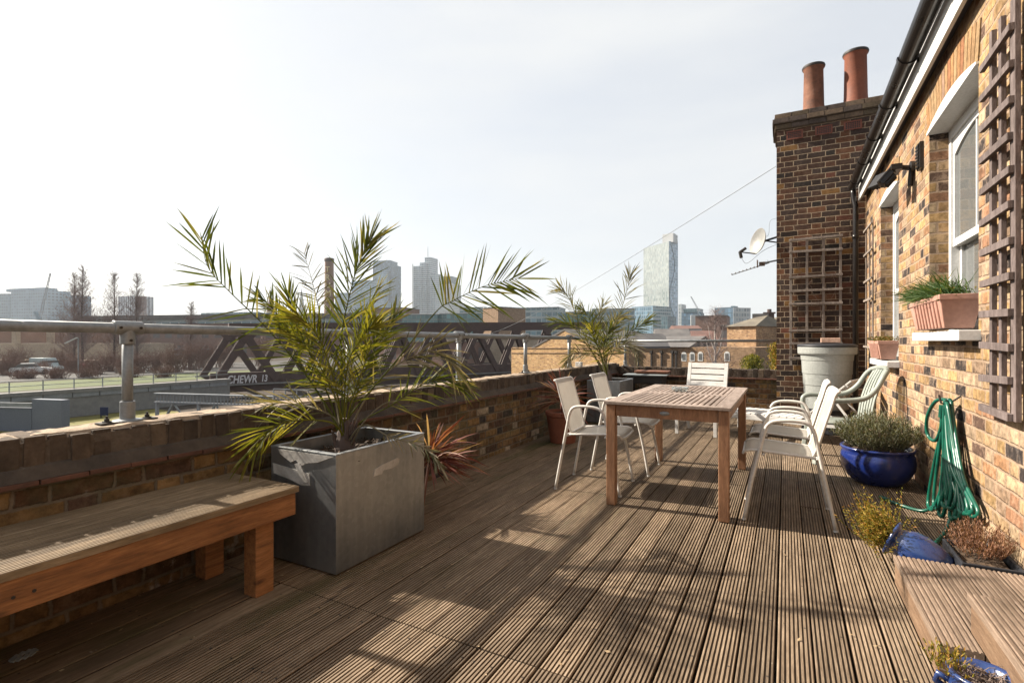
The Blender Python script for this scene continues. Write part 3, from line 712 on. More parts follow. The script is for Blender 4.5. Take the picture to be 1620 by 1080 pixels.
# ------------------------------------------------------------------ flood light + louvre box
yf = xw(1446, W)
fl = empty('floodlight', (W, yf, 2.66), 0, 'black twin-headed security floodlight on a wall arm between the windows', 'floodlight')
mb = MB(); mb.tube([(0, 0, 0), (-.03, 0, 0)], .055, 16); mb.tube([(-.03, 0, 0), (-.12, .0, .02)], .022, 10); mb.box((-.17, -.07, -.015), (-.09, .14, .035)); mb.tube([(-.02, 0, -.03), (-.03, -.01, -.16)], .02, 10); mb.build('bracket', M_black, fl, bevel=.004)
for k, (c, ang, p) in enumerate((((-.20, .21, -.03), .5, .6), ((-.19, -.03, -.08), -.2, .7))):
    mb = MB(); m3 = Matrix.Rotation(ang, 3, 'Z') @ Matrix.Rotation(p, 3, 'Y')
    c = V(c); e = [m3 @ V(q) for q in ((.02, 0, 0), (0, .085, 0), (0, 0, .06))]
    mb.obox(c, *e)
    mb.obox(c-m3 @ V((.025, 0, 0)), m3 @ V((.008, 0, 0)), m3 @ V((0, .095, 0)), m3 @ V((0, 0, .072)))
    for j in range(5): mb.obox(c+m3 @ V((.03, -.06+.03*j, 0)), m3 @ V((.012, 0, 0)), m3 @ V((0, .004, 0)), m3 @ V((0, 0, .05)))
    mb.tube([V((-.13, .03+.03*(1-k), .01)), c+m3 @ V((.03, 0, 0))], .014, 8)
    mb.build('lamp_head', M_black, fl, bevel=.003)
yb_ = xw(1452, W)-.16
mb = MB(); mb.box((-.028, -.055, -.105), (0, .055, .105))
for k in range(7): mb.obox((-.034, 0, -.085+.028*k), (.005, 0, .004), (0, .048, 0), (-.002, 0, .008))
tag(mb.build('wall_vent', M_black, bevel=.002, loc=(W, yb_, 2.66)), 'small black louvred vent on the brick wall beside the floodlight', 'vent')

# ------------------------------------------------------------------ satellite dish and aerial
dc = V((-.36, 8.62, 2.68))
sd = empty('satellite_dish', tuple(dc), 0, 'grey satellite dish on an arm from the left side of the chimney', 'satellite dish')
face = V((-.80, -.62, .22)).normalized(); mrot = face.to_track_quat('Z', 'Y').to_matrix()
mb = MB(); prof = [(0.0, -.03)]+[(.2*k/10, -.03+.055*(k/10)**2) for k in range(1, 11)]+[(.204, .027), (.2, .018)]+[(.2*k/10, -.045+.055*(k/10)**2) for k in range(9, 0, -1)]+[(0, -.045)]
mb.lathe(prof, (0, 0, 0), 40, mrot @ Matrix.Diagonal(V((.86, 1.0, 1)))); mb.build('dish', M_dishgrey, sd, smooth=True)
ldn = mrot @ V((0, -.19, .0)); lnb = V((-.235, -.10, -.155))
mb = MB(); mb.tube([ldn, lnb], .009, 8); mb.tube([-face*.04, V((.14, .06, .03)), V((.24, .08, .06))], .016, 10); mb.tube([V((.1, .05, .01)), V((.24, .08, -.02))], .010, 8); mb.build('arm', M_black, sd)
mb = MB(); mb.tube([lnb+V((.06, .03, .06)), lnb+V((-.02, -.01, .0))], .022, 12); mb.tube([lnb+V((-.02, -.01, .01)), lnb+V((.0, 0, -.09))], .024, 12); mb.build('receiver', M_blacktin, sd, bevel=.003)
mb = MB(); mb.tube(catmull([lnb+V((0, 0, -.09)), lnb+V((.08, .03, -.17)), V((.05, .05, -.14)), V((.24, .06, -.05))], 14), .003, 5); mb.tube(catmull([V((.05, .02, .07)), V((.13, .04, .10)), V((.15, .05, .30)), V((.24, .06, .34))], 14), .0025, 5); mb.build('cable', M_galvdull, sd)
ae = empty('tv_aerial', (CX, 8.7, 2.36), 0, 'thin rusty television aerial below the satellite dish', 'aerial')
mb = MB(); a0 = V((.0, 0, .02)); a1 = V((-.62, -.05, -.155)); mb.tube([V((0, 0, .03)), V((-.2, 0, 0.0)), ], .012, 8); mb.tube([V((-.1, 0, 0)), a1], .007, 8); mb.build('boom', M_galvdull, ae)
mb = MB()
for k in range(9):
    t = .2+.8*k/8; p = V((-.1, 0, 0)).lerp(a1, t); mb.tube([p-V((0, .07, .0)), p+V((0, .07, 0))], .003, 5); mb.tube([p, p+V((0, 0, .02))], .007, 6)
for k in range(4): mb.tube([(-.12-.03*k, -.09, .03-.015*k), (-.12-.03*k, .09, .03-.015*k)], .003, 5)
mb.box((-.24, -.02, -.04), (-.16, .02, .02)); mb.box((-.27, -.05, -.055), (-.255, .05, .05))
mb.build('element', M_twig, ae)
# overhead wire
pA = V((CX-.01, CY+.05, 3.76)); pB = at(770, 529, 46)
mb = MB(); n = 24; mb.tube([pA.lerp(pB, k/n)-V((0, 0, 1))*(.35*4*(k/n)*(1-k/n)) for k in range(n+1)], .0055, 5)
tag(mb.build('overhead_wire', M_galvdull), 'thin wire sloping down from the chimney across the sky', 'wire')

# ================================================================== bench
def screw(mb, p): mb.lathe([(0, .001), (.006, .001), (.006, 0)], p, 8)
bn = empty('bench', (-2.36, 1.0, 0), 0, 'low orange-brown wooden bench with ribbed decking top against the parapet', 'bench')
inv_b = lambda mb_: None
for k in range(4):
    mb = MB(); x1 = -2.088-k*.1345; board(mb, x1-.128, x1, -1.4, 1.715, .470, ng=8 if k in (0, 1, 3) else 8, gd=.004); world_part(mb, 'seat_board', M_benchtop, bn)
mb = MB(); mb.box((-2.125, -1.38, .335), (-2.092, 1.700, .4415)); world_part(mb, 'apron', M_bench, bn, bevel=.004)
mb = MB(); mb.box((-2.60, 1.665, .335), (-2.127, 1.698, .4412)); world_part(mb, 'apron', M_bench, bn, bevel=.004)
for (x, y) in ((-2.17, 1.56), (-2.55, 1.56), (-2.17, -.2), (-2.55, -.2)):
    mb = MB(); mb.box((x-.045, y-.047, 0), (x+.042, y+.047, .3345)); world_part(mb, 'leg', M_bench, bn, bevel=.005)
mb = MB()
for dy in (.0, .05, .1): mb.tube([(-2.0925, .62+dy, .385), (-2.0905, .62+dy, .385)], .0055, 10)
world_part(mb, 'bolt_hole', M_black, bn)
mb = MB(); n0 = 12
for k in range(10):
    a = k/10*6.28; mb.obox((-2.5+.018*math.cos(a), .83+.03*math.sin(a), .005), (.008, .003, 0), (-.003, .008, .002), (0, 0, .003))
tag(mb.build('crushed_can', M_galvdull), 'small crushed piece of metal litter on the deck under the bench', 'litter')

# ================================================================== steps
st = empty('deck_step', (.72, 2.6, 0), 0, 'wide lower decking step beside the blue pots', 'step')
mb = MB(); x1 = .97-.003; xs0 = .462
k = 0; x = xs0
while x < W-.03:
    xe = min(x+.1225, W-.004); board(mb, x, xe, 2.25, 3.085, .132, th=.026, ng=6, gd=.004); x = xe+.005
world_part(mb, 'tread', M_step, st)
mb = MB(); mb.box((xs0+.004, 2.272, .0), (xs0+.028, 3.07, .1055)); world_part(mb, 'riser', M_stepside, st, bevel=.002)
mb = MB(); mb.box((xs0+.028, 2.268, .0), (W-.003, 2.292, .1055)); world_part(mb, 'riser', M_soil, st)  # wooden front given the dark soil colour to paint in its shade
mb = MB(); mb.box((xs0+.029, 3.045, .0), (W-.003, 3.068, .1055)); world_part(mb, 'riser', M_stepside, st)
st = empty('deck_step', (.9, 1.8, 0), 0, 'upper decking step at the right edge, standing over the potted dry twigs', 'step')
mb = MB(); x = .575
while x < 1.15:
    xe = x+.1225; board(mb, x, xe, .9, 2.40, .268, th=.026, ng=6, gd=.004); x = xe+.005
mb2 = mb; 
# this step runs on past the wall line only in front of it
mb.v = [V((min(p.x, W-.004), p.y, p.z)) for p in mb.v]
world_part(mb, 'tread', M_step, st)
mb = MB(); mb.box((.582, .92, .134), (.606, 2.385, .2415)); world_part(mb, 'riser', M_stepside, st, bevel=.003)
mb = MB(); mb.box((.68, .95, 0), (.72, 2.24, .2415)); mb.box((.607, 2.362, .134), (W-.005, 2.384, .2415)); world_part(mb, 'support', M_stepside, st)

# ================================================================== plants
def leaf(mb, p, d, ln, wd, up, droop=0.0, seg=3, fold=0.0):
    d = V(d).normalized(); s = d.cross(up)
    if s.length < 1e-4: s = d.orthogonal()
    s.normalize(); n0 = len(mb.v); p = V(p)
    for i in range(seg+1):
        t = i/seg; w_ = wd*(math.sin(math.pi*(.12+.88*t))**.6 if t < 1 else 0)*.5
        c = p+d*ln*t-ZV*droop*ln*t*t
        if i == seg: mb.v.append(c)
        else: mb.v += [c-s*w_, c+s*w_]
    for i in range(seg-1): a = n0+2*i; mb.f.append((a, a+1, a+3, a+2))
    a = n0+2*(seg-1); mb.f.append((a, a+1, a+2))
def frond(root, pts, mat, ll=.26, n=46, wd=.013, start=.25, twist=.3, seed=0, rr=.008, droop=.12, ang0=65, ang1=25, name='frond', flat=.35, miss=.05):
    r = random.Random(seed); C = catmull(pts, 40); 
    view = V((C[20].x, C[20].y, 0)); view = (C[20]-V((0, 0, CAMH))).normalized()
    mb = MB(); m = len(C)
    inv = root.matrix_basis.inverted()
    mb.tube(C, [rr*(1-.85*i/(m-1)) for i in range(m)], 5)
    nv = len(mb.v)
    for i in range(n):
        t = start+(1-start)*(i+.5)/n
        if r.random() < miss: continue
        x = t*(m-1); k = min(int(x), m-2); p = C[k].lerp(C[k+1], x-k); T = (C[k+1]-C[k]).normalized()
        S = T.cross(view).normalized(); N = S.cross(T)
        S2 = S*math.cos(twist)+N*math.sin(twist); N2 = N*math.cos(twist)-S*math.sin(twist)
        tt = (t-start)/(1-start)
        L_ = ll*(.45+.55*math.sin(math.pi*min(1, .24+.52*tt)))*r.uniform(.78, 1.14)
        a = R(ang0+(ang1-ang0)*tt)
        for s in (-1, 1):
            if r.random() < miss: continue
            b = r.gauss(0, flat); aa = a+r.gauss(0, .17)
            d = T*math.cos(aa)+(S2*s*math.cos(b)+N2*math.sin(b))*math.sin(aa)
            leaf(mb, p, d, L_*r.uniform(.9, 1.08), wd*r.uniform(.8, 1.15), (view*.6+V((r.gauss(0, .5), r.gauss(0, .5), r.gauss(0, .5)))).normalized(), droop*r.uniform(.3, 1.6), 3)
    mb.v = [inv @ p for p in mb.v]
    return mb.build(name, mat, root)
def planter(root, x0, x1, y0, y1, h, tape=True):
    inv = root.matrix_basis.inverted(); t = .012
    mb = MB()
    mb.box((x0, y0, 0.01), (x1, y0+t, h)); mb.box((x0, y1-t, .01), (x1, y1, h)); mb.box((x0, y0+t, .01), (x0+t, y1-t, h)); mb.box((x1-t, y0+t, .01), (x1, y1-t, h))
    mb.box((x0+t, y0+t, .01), (x1-t, y1-t, .03))
    l = .028
    for (a, b) in (((x0-.002, y0-.002), (x1+.002, y0+l)), ((x0-.002, y1-l), (x1+.002, y1+.002)), ((x0-.002, y0+l), (x0+l, y1-l)), ((x1-l, y0+l), (x1+.002, y1-l))): mb.box((a[0], a[1], h+.0005), (b[0], b[1], h+.006))
    mb.v = [inv @ p for p in mb.v]; pl = mb.build('planter', M_zinc, root, bevel=.0025)
    mb = MB(); nx = ny = 18; n0 = len(mb.v)
    for i in range(nx+1):
        for j in range(ny+1): 
            x = x0+t+(x1-x0-2*t)*i/nx; y = y0+t+(y1-y0-2*t)*j/ny; mb.v.append(V((x, y, h-.075+.03*noise.noise(V((x*7, y*7, 1)))+.012*noise.noise(V((x*31, y*31, 1))))))
    for i in range(nx):
        for j in range(ny): a = n0+i*(ny+1)+j; mb.f.append((a, a+ny+1, a+ny+2, a+1))
    r = random.Random(4)
    for k in range(260):
        p = V((r.uniform(x0+.03, x1-.03), r.uniform(y0+.03, y1-.03), h-.06)); q = [V((r.gauss(0, 1), r.gauss(0, 1), r.gauss(0, .5)))*r.uniform(.002, .007) for _ in range(3)]; mb.obox(p, *q)
    for k in range(60):
        p = V((r.uniform(x0+.04, x1-.04), r.uniform(y0+.04, y1-.04), h-.06)); a = r.uniform(0, 6.28); q = V((math.cos(a), math.sin(a), r.uniform(-.1, .4)))*r.uniform(.02, .06); mb.tube([p, p+q], .0016, 4)
    mb.v = [inv @ p for p in mb.v]; mb.build('soil', M_soil, root)
    return pl
pr = empty('potted_palm', (-2.22, 2.18, 0), 0, 'large near date palm in a galvanised cube planter with peeling tape, next to the bench', 'palm')
pl = planter(pr, -2.46, -1.972, 1.84, 2.545, .602)
inv = pr.matrix_basis.inverted()
def patch(poly, y=None, x=None, name='tape', mat=M_tape):
    mb = MB(); mb.extr([V(p) for p in poly], (0, 0, 0), (0, -.0025, 0) if y else (.0025, 0, 0)); mb.v = [inv @ p for p in mb.v]; mb.build(name, mat, pl)
yq = 1.8385
patch([(-2.44, yq, .515), (-2.16, yq, .492), (-2.155, yq, .43), (-2.22, yq, .425), (-2.31, yq, .445), (-2.435, yq, .462)], y=1)
patch([(-2.40, yq, .595), (-1.99, yq, .595), (-2.10, yq, .555), (-2.17, yq, .545), (-2.22, yq, .525), (-2.26, yq, .55), (-2.30, yq, .535), (-2.38, yq, .57)], y=1)
patch([(-2.27, yq-.003, .53), (-2.23, yq-.003, .54), (-2.18, yq-.003, .47), (-2.17, yq-.003, .445), (-2.20, yq-.003, .44)], y=1)
xq = -1.9715
patch([(xq, 2.10, .440), (xq, 2.165, .438), (xq, 2.18, .456), (xq, 2.245, .452), (xq, 2.30, .462), (xq, 2.315, .492), (xq, 2.29, .503), (xq, 2.17, .490), (xq, 2.11, .476)][::-1], x=1)
base = V((-2.285, 2.2, .52))
# stem
r = random.Random(2); mb = MB()
mb.tube([base+V((0, 0, -.03)), base+V((0, 0, .03)), base+V((0, 0, .12)), base+V((.0, 0, .2))], [.055, .06, .045, .02], 12)
for k in range(16):
    a = r.uniform(0, 6.28); h = r.uniform(.0, .12); q = base+V((math.cos(a)*.05, math.sin(a)*.05, h)); mb.tube([q, q+V((math.cos(a)*.025, math.sin(a)*.025, r.uniform(.05, .12)))], [.014, .004], 5)
mb.v = [inv @ p for p in mb.v]; mb.build('stem', M_bark, pr)
def F3(pxs, d0, d1):
    n = len(pxs); pts = [base+V((random.uniform(-.02, .02), random.uniform(-.02, .02), .04))]
    for i, (u, v) in enumerate(pxs): pts.append(at(u, v, d0+(d1-d0)*(i+1)/n))
    return pts
FR = [
 ([(535, 674), (485, 594), (420, 517), (366, 464), (330, 424), (318, 376)], 3.02, 2.80, M_palm, .25, 40, .36, .25, .30),
 ([(550, 663), (623, 575), (688, 495), (714, 477), (768, 452), (822, 440)], 3.02, 3.05, M_palm, .30, 34, .56, .10, .15),
 ([(542, 659), (540, 544), (546, 498), (561, 437), (575, 402), (587, 378)], 3.02, 3.15, M_palm, .25, 46, .40, .15, .28),
 ([(531, 636), (510, 521), (503, 483), (494, 445), (481, 400)], 3.05, 3.6, M_palmdry, .17, 40, .45, .1, .4),
 ([(523, 655), (477, 579), (452, 521), (430, 487), (410, 470)], 3.0, 3.2, M_palm, .20, 40, .30, .4, .35),
 ([(525, 640), (490, 560), (466, 505), (455, 465)], 3.0, 2.95, M_palm, .20, 36, .30, -.3, .35),
 ([(531, 672), (495, 664), (450, 668), (420, 685), (398, 712)], 2.98, 2.62, M_palmyel, .21, 26, .35, .3, .5),
 ([(554, 655), (580, 579), (603, 537), (630, 492)], 3.05, 3.3, M_palm, .20, 40, .32, .3, .35),
 ([(565, 655), (603, 598), (650, 565), (695, 556), (722, 585)], 3.05, 3.25, M_palmdry, .27, 34, .30, .3, .5),
 ([(552, 650), (572, 590), (588, 540), (596, 505)], 2.98, 2.85, M_palmyel, .17, 34, .3, .1, .3),
 ([(538, 650), (512, 590), (480, 545), (450, 520)], 2.98, 2.85, M_palmyel, .18, 34, .3, -.2, .3),
 ([(548, 640), (560, 560), (575, 500), (600, 455)], 3.05, 3.4, M_palmyel, .20, 36, .25, .5, .4),
 ([(535, 630), (515, 560), (495, 520), (470, 500)], 3.0, 2.8, M_palmyel, .24, 40, .28, .2, .45),
 ([(545, 630), (552, 570), (575, 530), (585, 520)], 3.0, 2.85, M_palmyel, .22, 34, .25, .2, .45),
 ([(570, 668), (620, 640), (665, 610), (700, 600), (735, 610)], 3.05, 3.3, M_palm, .22, 30, .35, .5, .5),
 ([(575, 672), (615, 690), (655, 702), (680, 715), (697, 738)], 2.95, 2.78, M_palmdry, .09, 26, .35, .5, .6),
 ([(528, 660), (470, 640), (425, 640), (390, 665)], 3.0, 2.9, M_palmdry, .22, 22, .3, .6, .6),
]
XF = {0: dict(n=27, ll=.25, a0=62, a1=24, w=.0115, dr=.03, ms=.04), 1: dict(n=30, ll=.27, a0=74, a1=22, w=.0115, dr=.03, ms=.04), 2: dict(n=44, ll=.25, a0=46, a1=13, w=.0105, dr=.03, ms=.04), 3: dict(n=30, ll=.18, a0=60, a1=30, w=.008, dr=.1, ms=.1)}
for i, (px, d0, d1, mt, ll, n, stt, tw, fl_) in enumerate(FR):
    if i in XF:
        q_ = XF[i]; frond(pr, F3(px, d0, d1), mt, q_['ll'], q_['n'], q_['w'], stt, tw, 100+i, .0065, q_['dr'], q_['a0'], q_['a1'], flat=fl_*.8, miss=q_['ms']); continue
    frond(pr, F3(px, d0, d1), mt, ll*1.04, int(n*1.25), .0092, stt, tw, 100+i, .0065, .15, 50, 17, flat=fl_*1.25, miss=.1)
mb = MB(); mb.tube(catmull([base+V((.03, 0, .02)), at(575, 668, 2.9), at(605, 640, 2.85), at(628, 634, 2.85)], 12), [.004]*6+[.003]*7, 5); mb.v = [inv @ p for p in mb.v]; mb.build('bare_stalk', M_palmdry, pr)

pr2 = empty('potted_palm', (-2.3, 7.45, 0), 0, 'smaller far palm in a galvanised planter in front of the distant tower', 'palm')
planter(pr2, -2.55, -2.06, 7.09, 7.80, .602); inv = pr2.matrix_basis.inverted()
b2 = V((-2.33, 7.42, .53)); mb = MB(); mb.tube([b2-V((0, 0, .03)), b2+V((0, 0, .12)), b2+V((0, 0, .22))], [.06, .05, .02], 10); mb.v = [inv @ p for p in mb.v]; mb.build('stem', M_bark, pr2)
FR2 = [([(944, 571), (922, 525), (909, 492), (897, 466), (886, 456)], 7.65, 7.4, M_palm2, .30, .3), ([(960, 571), (968, 530), (982, 492), (993, 454), (997, 436)], 7.65, 7.6, M_palm2, .33, .3),
 ([(952, 571), (947, 530), (948, 498), (955, 481)], 7.7, 8.0, M_palm2, .28, .3), ([(963, 571), (985, 536), (1006, 519), (1026, 507)], 7.65, 7.5, M_palm, .26, .3),
 ([(944, 568), (925, 541), (903, 514), (878, 509)], 7.6, 7.5, M_palm, .28, .3), ([(960, 565), (980, 548), (998, 545), (1008, 565)], 7.6, 7.3, M_palmdry, .25, .3),
 ([(950, 560), (935, 520), (930, 500), (920, 490)], 7.7, 8.0, M_palm, .28, .3), ([(957, 560), (965, 520), (972, 505), (985, 500)], 7.7, 8.1, M_palm2, .28, .3),
 ([(946, 570), (925, 560), (905, 560), (893, 580)], 7.6, 7.3, M_palmdry, .22, .4), ([(955, 560), (958, 535), (966, 520)], 7.6, 7.3, M_palm, .3, .2), ([(951, 560), (940, 535), (938, 520)], 7.6, 7.3, M_palmyel, .3, .2)]
for i, (px, d0, d1, mt, ll, stt) in enumerate(FR2):
    n = len(px); pts = [b2+V((0, 0, .05))]+[at(u, v, d0+(d1-d0)*(k+1)/n) for k, (u, v) in enumerate(px)]
    frond(pr2, pts, mt, ll, 44, .012, stt, .2, 300+i, .009, .14, 52, 20, flat=.55, miss=.1)

def pot_prof(rt, rb, h, lip=.02):
    return [(0, .0), (rb, 0), (rb+.003, .01), (rt-.012, h-.06), (rt-.004, h-.055), (rt, h-.05), (rt+.004, h-.01), (rt, h), (rt-lip, h), (rt-lip-.005, h-.04), (0, h-.045)]
def cordyline(x, y, rt, rb, h, label, seed, ztop, nl=70, ln=.42, lean=(0, 0)):
    root = empty('potted_cordyline', (x, y, 0), 0, label, 'potted plant', 'red cordylines')
    MB().lathe(pot_prof(rt, rb, h), (0, 0, .0), 36).build('pot', M_terra, root, smooth=False)
    MB().lathe([(0, h-.035), (rt-.026, h-.036)], (0, 0, 0), 24).build('soil', M_soil, root)
    mb = MB(); r = random.Random(seed); c = V((lean[0]*.4, lean[1]*.4, ztop))
    mb.tube([(0, 0, h-.05), tuple(c+V((0, 0, .05)))], [.02, .016], 8)
    for k in range(nl):
        a = r.uniform(0, 6.283); el = r.uniform(-.45, 1.35); d = V((math.cos(a)*math.cos(el)+lean[0], math.sin(a)*math.cos(el)+lean[1], math.sin(el)))
        L_ = ln*r.uniform(.6, 1.1); leaf(mb, c+V((0, 0, r.uniform(-.04, .06))), d, L_, r.uniform(.009, .016), V((r.gauss(0, 1), r.gauss(0, 1), r.gauss(0, 1))), r.uniform(.05, .4), 4)
    mb.build('foliage', M_cord, root); return root
cordyline(-2.42, 2.80, .12, .09, .20, 'red spiky cordyline half hidden behind the near galvanised planter', 5, .34, 120, .42, (.55, .25))
cordyline(-2.30, 5.57, .20, .145, .36, 'red spiky cordyline in a terracotta pot behind the left mesh chairs', 6, .50, 90, .48)

def bushy(mb, c, rx, rz, n, r, hl=(.05, .12), lw=.004, spread=.6, leaves=9, ls=.012, base_h=0):
    # upright sprigs with many tiny leaves
    for k in range(n):
        a = r.uniform(0, 6.283); q = math.sqrt(r.random()); x, y = math.cos(a)*q*rx, math.sin(a)*q*rx
        top = V((x*(1+spread*.35), y*(1+spread*.35), rz*(1-.45*q*q)*r.uniform(.75, 1.1))); bot = V((x*.55, y*.55, base_h))
        top += V((r.gauss(0, .012), r.gauss(0, .012), 0)); c0 = V(c)+bot; c1 = V(c)+top
        t0 = .25
        for j in range(leaves):
            t = t0+(1-t0)*j/leaves; p = c0.lerp(c1, t); dd = V((r.gauss(0, .55), r.gauss(0, .55), r.uniform(.5, 1.2)))+(c1-c0).normalized()*.4
            leaf(mb, p, dd, ls*r.uniform(.8, 1.6), lw*r.uniform(.8, 1.3), V((r.gauss(0, 1), r.gauss(0, 1), r.gauss(0, 1))), 0, 2)
# lavender bowl
lv = empty('potted_lavender', (.67, 5.20, 0), 0, 'grey-green lavender bush in a wide cobalt blue glazed bowl against the sunlit wall', 'potted plant')
prof = [(0, 0), (.17, 0), (.19, .01), (.245, .06), (.285, .13), (.292, .19), (.283, .24), (.272, .262), (.285, .275), (.292, .288), (.285, .298), (.262, .296), (.255, .27), (.25, .24), (0, .235)]
prof = [(a*.90, b) for a, b in prof]
MB().lathe(prof, (0, 0, 0), 56).build('bowl', M_blue, lv, smooth=True)
MB().lathe([(0, .262), (.228, .258)], (0, 0, 0), 30).build('soil', M_soil, lv)
mb = MB(); r = random.Random(31)
bushy(mb, (0, 0, .255), .262, .33, 900, r, leaves=18, ls=.020, lw=.005, spread=.75)
mb.build('foliage', M_lav, lv)
mb = MB()
for k in range(70):
    a = r.uniform(0, 6.28); q = r.random(); mb.tube([(math.cos(a)*q*.13, math.sin(a)*q*.13, .25), (math.cos(a)*q*.24, math.sin(a)*q*.24, .25+.2*r.uniform(.6, 1))], .0022, 4)
mb.build('stem', M_twig, lv)
# tipped blue pot with heather
hp = empty('potted_heather', (.585, 3.30, 0), 0, 'yellow-green heather growing out of a tipped-over blue glazed pot behind the lower step', 'potted plant')
axv = V((-.80, .30, .34)).normalized(); mrot = axv.to_track_quat('Z', 'Y').to_matrix()
prof = [(0, -.155), (.05, -.155), (.06, -.148), (.088, -.09), (.100, -.02), (.096, .03), (.078, .07), (.072, .085), (.088, .095), (.100, .10), (.102, .111), (.094, .116), (.074, .11), (.068, .08), (0, .07)]
MB().lathe([(a*.93, b*.95) for a, b in prof], (0, 0, .098), 48, mrot).build('pot', M_bluepale, hp, smooth=True)
mb = MB(); q = V((0, 0, .098)); s_ = axv.cross(ZV).normalized()
for s in (1,): mb.tube([q+s_*-.08+axv*.04-ZV*.02, q+s_*-.115+axv*.04-ZV*.04, q+s_*-.12+axv*.0-ZV*.045, q+s_*-.09-axv*.02-ZV*.03], .011, 8)
mb.build('lug', M_bluepale, hp, smooth=True)
mb = MB(); r = random.Random(33)
tip = q+axv*.105-V((.015, 0, .025))
for k in range(330):
    d = (axv*r.uniform(.4, 1.0)+V((r.gauss(0, .40), r.gauss(.05, .45), r.gauss(.12, .35)))).normalized(); L_ = r.uniform(.06, .18); p0 = tip+V((r.gauss(0, .03), r.gauss(0, .03), r.gauss(0, .03)))
    for j in range(16):
        t = .2+.8*j/16; p = p0+d*L_*t+ZV*.09*t*t
        p.z = max(p.z, .012)
        leaf(mb, p, d+V((r.gauss(0, .7), r.gauss(0, .7), r.gauss(.2, .6))), r.uniform(.009, .020), .0055, V((r.gauss(0, 1), r.gauss(0, 1), r.gauss(0, 1))), 0, 2)
mb.build('foliage', M_heath, hp)
# small pot with dry twigs bottom right
tp = empty('potted_twigs', (.518, 2.0, 0), 0, 'blue glazed pot of dry brown twigs at the foot of the upper step', 'potted plant')
prof = [(0, 0), (.048, 0), (.06, .01), (.082, .06), (.086, .10), (.078, .14), (.070, .155), (.080, .168), (.088, .174), (.089, .182), (.082, .187), (.067, .18), (.064, .16), (0, .145)]
MB().lathe(prof, (0, 0, 0), 44).build('pot', M_bluepale, tp, smooth=True)
MB().tube([(-.075, .03, .13), (-.10, .035, .14), (-.105, .04, .115), (-.08, .035, .10)], .010, 8).build('lug', M_bluepale, tp, smooth=True)
mb = MB(); r = random.Random(35)
for k in range(170):
    a = r.uniform(0, 6.28); q = math.sqrt(r.random())*.06; p = V((math.cos(a)*q, math.sin(a)*q, .150+r.uniform(0, .02))); b = r.uniform(0, 6.28); d = V((math.cos(b), math.sin(b), r.uniform(-.05, .5)))*r.uniform(.03, .07)
    mb.tube([p, p+d*.5+ZV*.006, p+d], .0013, 3)
mb.build('twig', M_twig, tp)
mb = MB(); bushy(mb, (-.09, -.02, .17), .06, .09, 34, r, leaves=10, ls=.010, lw=.004)
mb.build('foliage', M_heath, tp)
hg = empty('potted_heather', (.35, 1.78, 0), 0, 'yellow-green sprig of heather at the bottom edge in front of the twig pot', 'plant')
mb = MB(); mb.lathe(pot_prof(.06, .045, .1), (0, 0, 0), 24); mb.build('pot', M_terradark, hg)
mb = MB(); bushy(mb, (0.02, 0, .05), .10, .13, 90, r, leaves=12, ls=.012, lw=.004); mb.build('foliage', M_heath, hg)
# dead heather in a dark tray
dh = empty('plant_tray', (.845, 3.30, 0), 0, 'dry pinkish-brown heather in a dark square tray by the wall', 'potted plant')
mb = MB(); x0, x1, y0, y1, h = -.115, .115, -.17, .17, .13; t = .014
mb.box((x0, y0, 0), (x1, y0+t, h)); mb.box((x0, y1-t, 0), (x1, y1, h)); mb.box((x0, y0+t, 0), (x0+t, y1-t, h)); mb.box((x1-t, y0+t, 0), (x1, y1-t, h)); mb.box((x0+t, y0+t, 0), (x1-t, y1-t, .02))
mb.build('tray', M_darkgrey, dh, bevel=.004)
mb = MB(); bumpy_top(mb, x0+t, x1-t, y0+t, y1-t, h-.02, 8, 10, .02); mb.build('soil', M_soil, dh)
mb = MB(); r = random.Random(36); bushy(mb, (.0, .02, h-.03), .125, .20, 240, r, leaves=12, ls=.013, lw=.0036, spread=.5); mb.build('foliage', M_dead, dh)
